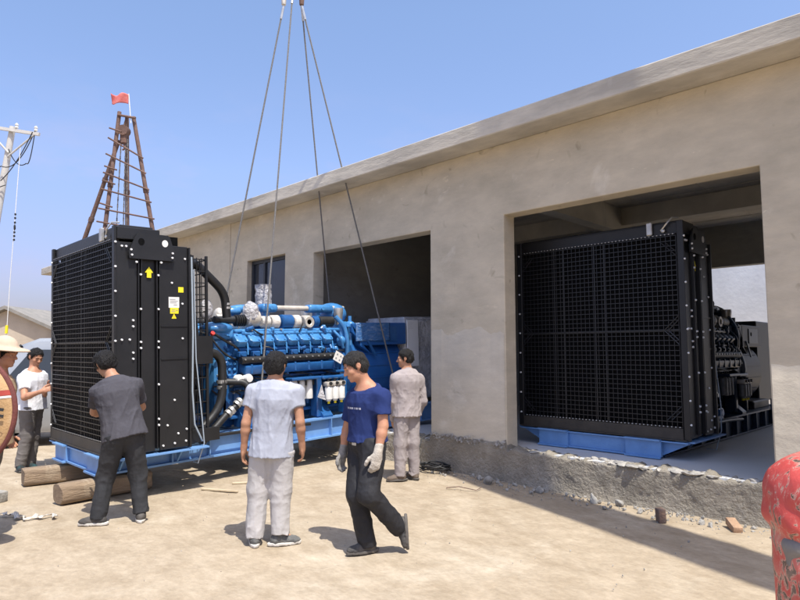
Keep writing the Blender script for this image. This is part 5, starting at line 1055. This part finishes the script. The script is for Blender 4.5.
# back right: beige work suit
b, c = make_person(POSES['B'], 'person in a beige grey work jacket and trousers standing by the middle pillar', dict(look=(-1, .12, -.08), skin=M['skin'], top='jacket', sleeve='long', collar=True, topm=cloth('beige_grey_drill', (0.36, 0.315, 0.308), (0.305, 0.267, 0.26)), hem=-.09, ease=.035,
    trm=cloth('beige_grey_drill_trousers', (0.34, 0.30, 0.293), (0.285, 0.252, 0.246)), shoem=pm('brown_shoe', (0.10, 0.075, 0.055), (0.16, 0.12, 0.09), 9, .8), solem=sole_d, footL=(-.9, -.25, 0), footR=(-.5, .8, 0), seed=8, tb=1.12, twf=(10, 10, 6), wf=(11, 11, 5), twr=.018, wr=.016, fringe=.058, thumbR=(-1, 0, 0)))
hm = c['g']('pel') + c['up'] * -.075; F_ = Field(hm - .28, hm + .28, .008); F_.add(*etube([hm - c['up'] * .022, hm + c['up'] * .022], c['rt'], c['fw'], [.192, .192], [.152, .152])); F_.wrinkle(.006, (14, 14, 8), 4); me = F_.mesh('hem_band'); me.materials.append(bpy.data.materials['beige_grey_drill']); link('hem_band', me, c['shirt'])
# far left: white T-shirt, hand on the grille
b, c = make_person(POSES['W'], 'person in a white t-shirt with one hand on the left radiator grille', dict(look=(.82, -.42, -.40), skin=M['skin2'], top='t_shirt', sleeve=.62, topm=cloth('white_jersey', (0.68, 0.69, 0.72), (0.62, 0.63, 0.67)), hem=-.06, ease=.03, bulk=1.10,
    trm=cloth('mid_grey_trousers', (0.17, 0.155, 0.145), (0.13, 0.12, 0.11)), shoem=pm('teal_black_shoe', (0.015, 0.05, 0.055), (0.02, 0.02, 0.02), 14, .8, lo=.45, hi=.55), solem=sole_d, footL=(.75, -.5, 0), footR=(.6, -.75, 0), seed=11, tb=1.10, wf=(11, 11, 5), fringe=.066, handR=(.85, .15, .30), palmR=(.4, .85, 0), thumbR=(0, 0, 1), curlR=.35, handL=(.9, -.2, .3), palmL=(.3, -.9, 0), thumbL=(0, 0, 1)))
# left: charcoal T-shirt, leaning on the radiator corner
b, c = make_person(POSES['D'], 'person in a charcoal t-shirt leaning against the corner of the left radiator', dict(look=(-.72, .55, -.42), hup=(-.25, 0, 1), skin=M['skin'], top='t_shirt', sleeve=.70, topm=cloth('charcoal_jersey', (0.075, 0.073, 0.085), (0.060, 0.058, 0.068)), hem=-.075, ease=.030, bulk=1.06,
    trm=cloth('black_grey_trousers', (0.030, 0.031, 0.034), (0.042, 0.043, 0.047), .8), shoem=shoe_d, solem=sole_w, footL=(-.95, -.10, 0), footR=(-.35, .85, 0), seed=14, tb=1.10, twf=(10, 10, 6), fringe=.036, hair_big=.012, wf=(11, 11, 5), wr=.018, handL=(-.55, .8, .1), handR=(-.9, .35, .1), palmL=(-.5, -.3, 0), palmR=(0, 1, 0), thumbL=(0, 0, 1), thumbR=(0, 0, 1)))
# left edge: hat and round tan sack
b, c = make_person(POSES['H'], 'person in a pale bucket hat at the left edge carrying a round tan sack', dict(look=(1, .02, -.12), skin=M['skin2'], top='shirt', sleeve='long', topm=cloth('tan_shirt', (0.42, 0.30, 0.19), (0.36, 0.26, 0.16)), hem=-.06, ease=.03,
    trm=cloth('drab_trousers', (0.16, 0.14, 0.12), (0.12, 0.105, 0.09)), shoem=shoe_d, solem=sole_d, footL=(1, .1, 0), footR=(1, -.1, 0), seed=17, fringe=.05, thumbL=(1, 0, 0), thumbR=(1, 0, 0)))
hg, Hd = c['hg'], c['Hd']; hc = hg(-.015, 0, .055); F_ = Field(hc - .30, hc + .30, .007)
F_.add(*ell(hc + Hd[2] * .01, Hd, (.118, .100, .105))); F_.cut(hc, -Hd[2]); F_.add(*ell(hc + Hd[2] * -.012, Hd, (.215, .20, .030)), k=.03); F_.sub(*ell(hc - Hd[2] * .03, Hd, (.104, .088, .095))); F_.sub(*ell(hc - Hd[2] * .045, Hd, (.24, .23, .040))); F_.wrinkle(.008, (7, 7, 7), 2, ridge=False)
me = F_.mesh('bucket_hat'); me.materials.append(cloth('pale_straw_cloth', (0.58, 0.45, 0.34), (0.50, 0.38, 0.28))); ht = link('bucket_hat', me, None, b.location); ht.rotation_euler = b.rotation_euler; tag(ht, 'pale beige bucket hat worn by the person at the left edge', 'hat')
# round tan sack with maroon binding, carried at the side: flattened drum with bulge
sk_o = thing('round_sack', 'big round tan sack with maroon edging, red bands and black writing', 'sack', yard(-3.70, 5.18, 1.175), (0, 0, YAW))
bm = bmesh.new(); nr, ns = 14, 64; RX, RZ = 0.46, 0.485; rings = []
def skp(u, a, sgn):
    r = math.sin(u * PI / 2); x = RX * r * math.cos(a); z = RZ * r * math.sin(a); n1 = fbm([[x * 5 + 3, z * 5, sgn]], 3)[0] - .45
    return (x, sgn * (0.10 * math.cos(u * PI / 2) ** 0.8 + 0.05 * n1 * (1 - u ** 4)), z)
for sgn in (-1, 1):
    R_ = [[bm.verts.new(skp(i / nr, 2 * PI * k / ns, sgn)) for k in range(ns)] for i in range(1, nr + 1)]; c0 = bm.verts.new((0, sgn * .1, 0))
    for k in range(ns): bm.faces.new((c0, R_[0][k], R_[0][(k + 1) % ns]))
    for i in range(nr - 1):
        for k in range(ns): bm.faces.new((R_[i][k], R_[i + 1][k], R_[i + 1][(k + 1) % ns], R_[i][(k + 1) % ns]))
bmesh.ops.remove_doubles(bm, verts=bm.verts[:], dist=1e-4)
mb = MB(); mb.bm.free(); mb.bm = bm; bag = mb.build('sack_body', pm('tan_sacking', (0.50, 0.32, 0.16), (0.42, 0.26, 0.12), 4, .85, .4, 60, c3=(0.58, 0.42, 0.25), s3=3), sk_o, 180)
mar = pm('maroon_binding', (0.16, 0.045, 0.035), (0.12, 0.035, 0.03), 9, .8, .3, 50); bagred = pm('red_band', (0.36, 0.05, 0.035), (0.30, 0.04, 0.03), 9, .8)
mb = MB(); mb.tube([(RX * 1.0 * math.cos(2 * PI * k / 64), 0, RZ * 1.0 * math.sin(2 * PI * k / 64)) for k in range(65)], 0.024, 10); mb.build('edge_binding', mar, sk_o)
def band(name, za, zb, w, m, off=.004):
    bmb = bmesh.new(); prev = None
    for i in range(41):
        x = -.45 + .90 * i / 40; zc = za + (zb - za) * i / 40; q = []
        for z in (zc - w / 2, zc, zc + w / 2):
            rr = min(.995, math.hypot(x / RX, z / RZ)); u = math.asin(rr) / (PI / 2); a = math.atan2(z / RZ, x / RX); p = skp(u, a, -1); q.append(bmb.verts.new((p[0], p[1] - off, p[2])))
        if prev:
            for k in range(2): bmb.faces.new((prev[k], q[k], q[k + 1], prev[k + 1]))
        prev = q
    mb = MB(); mb.bm.free(); mb.bm = bmb; mb.build(name, m, bag, 180)
band('red_band', .08, .17, .045, bagred); band('white_stripe', .048, .135, .018, M['label']); band('red_band', -.27, -.33, .05, bagred); band('white_stripe', -.31, -.37, .016, M['label'])
t_ = text('sack_writing', '\u5929', .17, M['ink'], bag, (0.335, -.102, -.035), (PI / 2, R(8), 0.38), .002, .006)
t_ = text('sack_writing', '\u5de5', .15, M['ink'], bag, (0.315, -.102, -.165), (PI / 2, R(8), 0.38), .002, .006)
# ------------------------------------------------------------------ timbers, rubble, cable, red machine
def timber(name, label, p0, p1, w, h, roundy):
    p0, p1 = Vector(p0), Vector(p1); d = p1 - p0; L = d.length; bm = bmesh.new(); n = 40; seg = 20; rings = []
    for i in range(n + 1):
        t = i / n; ring = []
        for k in range(seg):
            a = 2 * PI * k / seg + PI / seg; e = 0.38 if not roundy else 0.62
            cx = math.copysign(abs(math.cos(a)) ** e, math.cos(a)); cz = math.copysign(abs(math.sin(a)) ** e, math.sin(a))
            q = vnoise([[t * L * 3, cx * 1.6 + 3, cz * 1.6 + w * 40]])[0]; q2 = vnoise([[t * L * 1.1, 1, w * 70]])[0]; s = 1 + 0.10 * (q - 0.5) + 0.08 * (q2 - 0.5)
            if i in (0, n): s *= 0.93
            ring.append(bm.verts.new((cx * w / 2 * s, t * L + (q - 0.5) * 0.03 * (i in (0, n)), h / 2 + cz * h / 2 * s)))
        rings.append(ring)
    for a, b_ in zip(rings[:-1], rings[1:]):
        for k in range(seg): bm.faces.new((a[k], a[(k + 1) % seg], b_[(k + 1) % seg], b_[k]))
    bm.faces.new(rings[0][::-1]); bm.faces.new(rings[-1])
    mb = MB(); mb.bm.free(); mb.bm = bm; o = mb.build(name, M['wood'], None, 50)
    o.location = p0; o.rotation_euler = (0, 0, math.atan2(-d.x, d.y)); return tag(o, label, 'timber', 'timbers under the skid')
timber('timber_beam', 'squared weathered timber under the far rail, behind the rounder one', (-8.92, -4.62, 0), (-8.82, -3.5, 0), 0.23, 0.22, False)
timber('timber_beam', 'rounded brown timber log under the near rail by the dark trousered worker', (-7.56, -4.60, 0), (-7.68, -3.55, 0), 0.24, 0.23, True)
mb = MB(); mb.box((0, 0, 0.05), (0.5, 0.35, 0.13), (R(2), R(3), 0), 0.02, 2); o = mb.build('concrete_slab_piece', M['stone'], None); o.location = yard(-4.75, 7.0); o.rotation_euler = (0, 0, YAW - 0.25)
tag(o, 'grey broken concrete piece lying at the left edge beside the timber', 'concrete block')
# torn white strapping on the ground
mb = MB(); pts = []
n = 46; prev = None
for i in range(n + 1):
    u = i / n; c = Vector(yard(-4.1 + 0.62 * u * 1.02, 6.36 - 0.06 * u + 0.05 * math.sin(u * 9) + 0.03 * math.sin(u * 31), 0.012 + 0.025 * abs(math.sin(u * 17 + math.sin(u * 40)))))
    w = Fv * (0.012 + 0.03 * vnoise([[u * 14, 2, 5]])[0]) + Vector((0, 0, 0.03 * (vnoise([[u * 22, 9, 1]])[0] - 0.4)))
    cur = (mb.bm.verts.new(c - w), mb.bm.verts.new(c + w))
    if prev: mb.bm.faces.new((prev[0], cur[0], cur[1], prev[1]))
    prev = cur
o = mb.build('torn_strap', M['lagging'], None, 180); s_ = o.modifiers.new('Solidify', 'SOLIDIFY'); s_.thickness = 0.003
tag(o, 'torn white plastic strapping lying on the sand before the timbers', 'strap')
# rubble along the foot of the plinth (uncountable) and single stones / bricks
def rock(bm, c, r, seed, sub=2):
    q = bmesh.ops.create_icosphere(bm, subdivisions=sub, radius=1); rr = random.Random(seed); s = Vector((rr.uniform(0.7, 1.3), rr.uniform(0.6, 1.1), rr.uniform(0.4, 0.8))); e = Euler((rr.uniform(0, 6), rr.uniform(0, 6), rr.uniform(0, 6))).to_matrix()
    for v in q['verts']:
        n1 = vnoise([[v.co.x * 1.3 + seed * 3.1 % 20, v.co.y * 1.3, v.co.z * 1.3]])[0]; p = v.co * (0.6 + 0.8 * n1); p = Vector((p.x * s.x, p.y * s.y, p.z * s.z)); v.co = Vector(c) + (e @ p) * r
rg = random.Random(11); bm = bmesh.new()
for k in range(620):
    x = rg.uniform(-6.0, -1.2); m_ = rg.random()
    y = -0.09 - abs(rg.gauss(0, 0.20)) if m_ < 0.80 else -rg.uniform(0.1, 1.3)
    if -4.9 < x < -3.2 and rg.random() < 0.6: y = -0.1 - abs(rg.gauss(0, 0.3))
    r = min(0.04, 0.005 + rg.expovariate(1 / 0.006)) * (1 if y > -.5 else .5); rock(bm, (x, y, r * 0.25), r, k, 1)
for k in range(150): rock(bm, (rg.uniform(-11, -0.5), rg.uniform(-5.9, -0.3), 0.002), rg.uniform(0.003, 0.008), k, 1)
mb = MB(); mb.bm.free(); mb.bm = bm; o = mb.build('gravel', M['stone'], None, 30); tag(o, 'loose grey mortar crumbs and gravel along the foot of the wall', 'gravel', kind='stuff')
bm = bmesh.new()
cl_ = [rg.uniform(-4.75, -1.74) for _ in range(9)]
for k in range(240):
    x = rg.uniform(-4.75, -1.74) if rg.random() < .4 else min(-1.74, max(-4.75, rg.gauss(rg.choice(cl_), .13))); big = rg.random() < .16
    r = rg.uniform(0.04, 0.085) if big else 0.006 + rg.expovariate(1 / 0.009); n0 = len(bm.verts); y_ = rg.uniform(-0.02, 0.17); rock(bm, (x, y_, 0), min(r, .085), k + 900, 2 if big else 1)
    bm.verts.ensure_lookup_table()
    for v in bm.verts[n0:]: v.co.z = 0.392 + v.co.z * (0.33 if big else 0.7) + (0.012 if big else 0.0)
for k in range(110):
    x = rg.uniform(-6.15, -4.83); r = rg.uniform(0.008, 0.03); rock(bm, (x, rg.uniform(-0.05, -0.02), 0.44 + rg.uniform(-0.03, 0.06)), r, k + 1900, 1)
mb = MB(); mb.bm.free(); mb.bm = bm; o = mb.build('mortar_rubble', pm('mortar_rubble', (0.48, 0.45, 0.40), (0.26, 0.25, 0.24), 7, 0.95, 0.7, 40), None, 30); tag(o, 'broken mortar crumbs heaped along the threshold of the right bay', 'rubble', kind='stuff')
for k, (x, y, r, lb) in enumerate(((-4.90, -0.31, 0.085, 'largest grey stone lying on the ground in front of the middle pillar'), (-4.15, -0.28, 0.06, 'grey angular stone among the gravel below the right bay'), (-3.47, -0.24, 0.06, 'pale flat stone against the plinth below the right bay'), (-3.18, -0.2, 0.05, 'small pale stone to the right of the flat stone'))):
    bm = bmesh.new(); rock(bm, (0, 0, r * 0.3), r, 50 + k, 3); mb = MB(); mb.bm.free(); mb.bm = bm; o = mb.build('stone', M['stone'], None, 40); o.location = (x, y, 0); tag(o, lb, 'stone', 'loose stones along the wall')
mb = MB(); mb.box((0, 0, 0.066), (0.075, 0.09, 0.135), (R(3), R(-4), 0), 0.008, 2); o = mb.build('brick', M['brick'], None); o.location = (-2.58, -0.56, 0); o.rotation_euler = (0, 0, 0.8); tag(o, 'dark broken brick standing on end near the wall', 'brick')
mb = MB(); mb.box((0, 0, 0.04), (0.21, 0.085, 0.07), (0, R(12), 0), 0.008, 2); o = mb.build('brick', pm('pale_brick', (0.46, 0.30, 0.19), (0.34, 0.21, 0.13), 12, 0.95, 0.6, 50), None); o.location = (-1.98, -0.34, 0); o.rotation_euler = (0, 0, -0.95); tag(o, 'pale tan brick lying flat against the plinth at the right', 'brick')
# black cable heap beside the beige-clad worker
rc = random.Random(3); mb = MB(); pts = []
for k in range(90):
    a = k * 0.42; rr = 0.13 + 0.05 * math.sin(k * 0.7); pts.append((math.cos(a) * rr * 1.5, math.sin(a) * rr * 0.8, 0.03 + 0.10 * abs(math.sin(k * 0.31)) * (1 - k / 140)))
mb.tube(pts, 0.011, 6); mb.tube([(-0.18, 0.05, 0.02), (-0.3, 0.08, 0.2), (-0.28, 0.2, 0.42), (-0.2, 0.3, 0.47)], 0.010, 6)
o = mb.build('cable_coil', M['rubber'], None, 80); o.location = (-5.88, -0.26, 0); o.rotation_euler = (0, 0, 0.3); tag(o, 'tangled black cable heap at the foot of the middle pillar', 'cable')
mb = MB(); mb.tube([(0, 0, 0.012), (0.12, 0.1, 0.03), (0.34, 0.16, 0.01)], 0.006, 5); mb.tube([(0.34, 0.16, 0.01), (0.30, 0.32, 0.015)], 0.005, 5); o = mb.build('twig', M['brick'], None); o.location = (-5.05, -0.95, 0); tag(o, 'thin bent twig lying on the sand before the pillar', 'twig')
for k, (x, y, l, a) in enumerate(((-6.9, -3.0, 0.5, 0.5), (-7.05, -2.55, 0.34, 1.0))):
    mb = MB(); mb.box((0, 0, 0.012), (l, 0.035, 0.022), bev=0.004); o = mb.build('wood_strip', pm('pale_wood', (0.55, 0.47, 0.33), (0.45, 0.36, 0.24), 8, 0.9), None); o.location = (x, y, 0); o.rotation_euler = (0, 0, a)
    tag(o, ('longer pale wood strip on the ground under the lifted skid', 'shorter pale wood strip on the ground under the lifted skid')[k], 'wood strip')

# chipped red machine body at the right edge (rounded cowl over a drum, grey rubber buffer)
def chipped_red():
    m = bpy.data.materials.new('chipped_red_paint'); m.use_nodes = True; t = m.node_tree; b = t.nodes['Principled BSDF']; tc = nd(t, 'ShaderNodeTexCoord')
    n = nd(t, 'ShaderNodeTexNoise'); n.inputs['Scale'].default_value = 13; n.inputs['Detail'].default_value = 10; n.inputs['Roughness'].default_value = 0.68; n.inputs['Distortion'].default_value = 0.9
    mp = nd(t, 'ShaderNodeMapping'); mp.inputs['Scale'].default_value = (1.3, 1.3, 0.8); t.links.new(tc.outputs['Object'], mp.inputs[0]); t.links.new(mp.outputs[0], n.inputs['Vector'])
    sp = nd(t, 'ShaderNodeSeparateXYZ'); t.links.new(tc.outputs['Object'], sp.inputs[0])
    mr = nd(t, 'ShaderNodeMapRange'); mr.inputs['From Min'].default_value = 0.35; mr.inputs['From Max'].default_value = 1.1; mr.inputs['To Min'].default_value = 0.05; mr.inputs['To Max'].default_value = -0.05
    t.links.new(sp.outputs['Z'], mr.inputs['Value']); ad = nd(t, 'ShaderNodeMath', operation='ADD'); t.links.new(n.outputs[0], ad.inputs[0]); t.links.new(mr.outputs[0], ad.inputs[1])
    r = nd(t, 'ShaderNodeValToRGB'); cr = r.color_ramp; cr.interpolation = 'LINEAR'
    for p, c in ((0.0, (0.50, 0.06, 0.05)), (0.47, (0.55, 0.075, 0.06)), (0.525, (0.58, 0.14, 0.11)), (0.54, (0.60, 0.42, 0.34)), (0.553, (0.40, 0.24, 0.16)), (0.575, (0.10, 0.06, 0.045)), (0.75, (0.17, 0.12, 0.09))):
        e = cr.elements.new(p); e.color = (*c, 1)
    cr.elements.remove(cr.elements[0]); t.links.new(ad.outputs[0], r.inputs[0])
    n2 = nd(t, 'ShaderNodeTexNoise'); n2.inputs['Scale'].default_value = 3; n2.inputs['Detail'].default_value = 8; t.links.new(tc.outputs['Object'], n2.inputs['Vector'])
    r2 = nd(t, 'ShaderNodeValToRGB'); r2.color_ramp.elements[0].position = 0.52; r2.color_ramp.elements[1].position = 0.62; t.links.new(n2.outputs[0], r2.inputs[0])
    mx = nd(t, 'ShaderNodeMix', data_type='RGBA'); ml = nd(t, 'ShaderNodeMath', operation='MULTIPLY'); ml.inputs[1].default_value = 0.25; t.links.new(r2.outputs[0], ml.inputs[0]); t.links.new(ml.outputs[0], mx.inputs[0]); t.links.new(r.outputs[0], mx.inputs[6]); mx.inputs[7].default_value = (0.62, 0.45, 0.36, 1)
    t.links.new(mx.outputs[2], b.inputs['Base Color']); b.inputs['Roughness'].default_value = 0.5
    bp = nd(t, 'ShaderNodeBump'); bp.inputs['Strength'].default_value = 0.5; bp.inputs['Distance'].default_value = 0.01; t.links.new(ad.outputs[0], bp.inputs['Height']); bp.invert = True; t.links.new(bp.outputs[0], b.inputs['Normal']); return m
M['red'] = chipped_red()
rm = thing('red_machine', 'worn rounded machine body with chipped red paint at the right edge', 'machine', (-0.765, -3.085, 0.03), (0, 0, YAW))
f = Field((-0.45, -0.5, 0.0), (0.6, 0.6, 1.25), 0.012)
f.add(*ell((0.03, 0.0, 0.93), np.eye(3), (0.215, 0.28, 0.20)), k=0.02); f.add(*rcone((-0.14, -0.1, 0.80), (-0.14, 0.1, 0.82), 0.05, 0.05), k=0.06); f.add(*ell((0.20, 0.05, 0.95), np.eye(3), (0.28, 0.30, 0.20)), k=0.06)
f.add(*rcone((-0.15, -0.02, 0.86), (-0.11, -0.02, 0.93), 0.05, 0.06), k=0.05)
f.add(*rcone((0.07, 0.0, 0.10), (0.05, 0.0, 0.85), 0.25, 0.215), k=0.03); f.add(*rcone((0.3, 0.08, 0.12), (0.3, 0.08, 0.85), 0.24, 0.21), k=0.06)
f.add(*rcone((-0.10, -0.12, 0.10), (-0.07, -0.10, 0.66), 0.07, 0.05), k=0.05)
f.wrinkle(0.012, (3, 3, 3)); f.cut((0, 0, 0.06), (0, 0, -1)); me = f.mesh('cowl'); me.materials.append(M['red']); link('cowl', me, rm)
f = Field((-0.35, -0.35, 0.5), (0.0, 0.3, 0.85), 0.01); f.add(*rcone((-0.135, -0.05, 0.62), (-0.13, -0.05, 0.70), 0.038, 0.045)); f.add(*ell((-0.14, -0.06, 0.70), np.eye(3), (0.045, 0.07, 0.05)), k=0.03); me = f.mesh('buffer'); me.materials.append(pm('grey_rubber', (0.16, 0.15, 0.14), (0.24, 0.22, 0.20), 6, 0.8, 0.3, 30)); link('buffer', me, rm)

# unseen beam added overhead, shaped to cast the shadow band along the wall
cb = thing('shadow_beam', 'unseen beam added over the yard to cast the shadow band along the wall', 'shadow caster', (0, 0, 0))
def lift(x, y, z): return Vector((x + z * sv.x / sv.z, y + z * sv.y / sv.z, z))
a_, b_ = lift(-7.2, 0.62, 11.0), lift(0.6, -2.02, 8.6); d_ = b_ - a_
mb = MB(); mb.box((0, 0, 0), (d_.length, 0.70, 0.62), None, 0.03); o = mb.build('shadow_beam_section', M['yellow'], cb, 0); o.location = (a_ + b_) / 2; o.rotation_euler = d_.to_track_quat('X', 'Z').to_euler()
a2, b2 = lift(-0.2, -1.75, 8.7), lift(9.0, -4.6, 2.6); d2 = b2 - a2
mb = MB(); mb.box((0, 0, 0), (d2.length, 0.82, 0.72), None, 0.03); o = mb.build('shadow_beam_base', M['yellow'], cb, 0); o.location = (a2 + b2) / 2; o.rotation_euler = d2.to_track_quat('X', 'Z').to_euler()
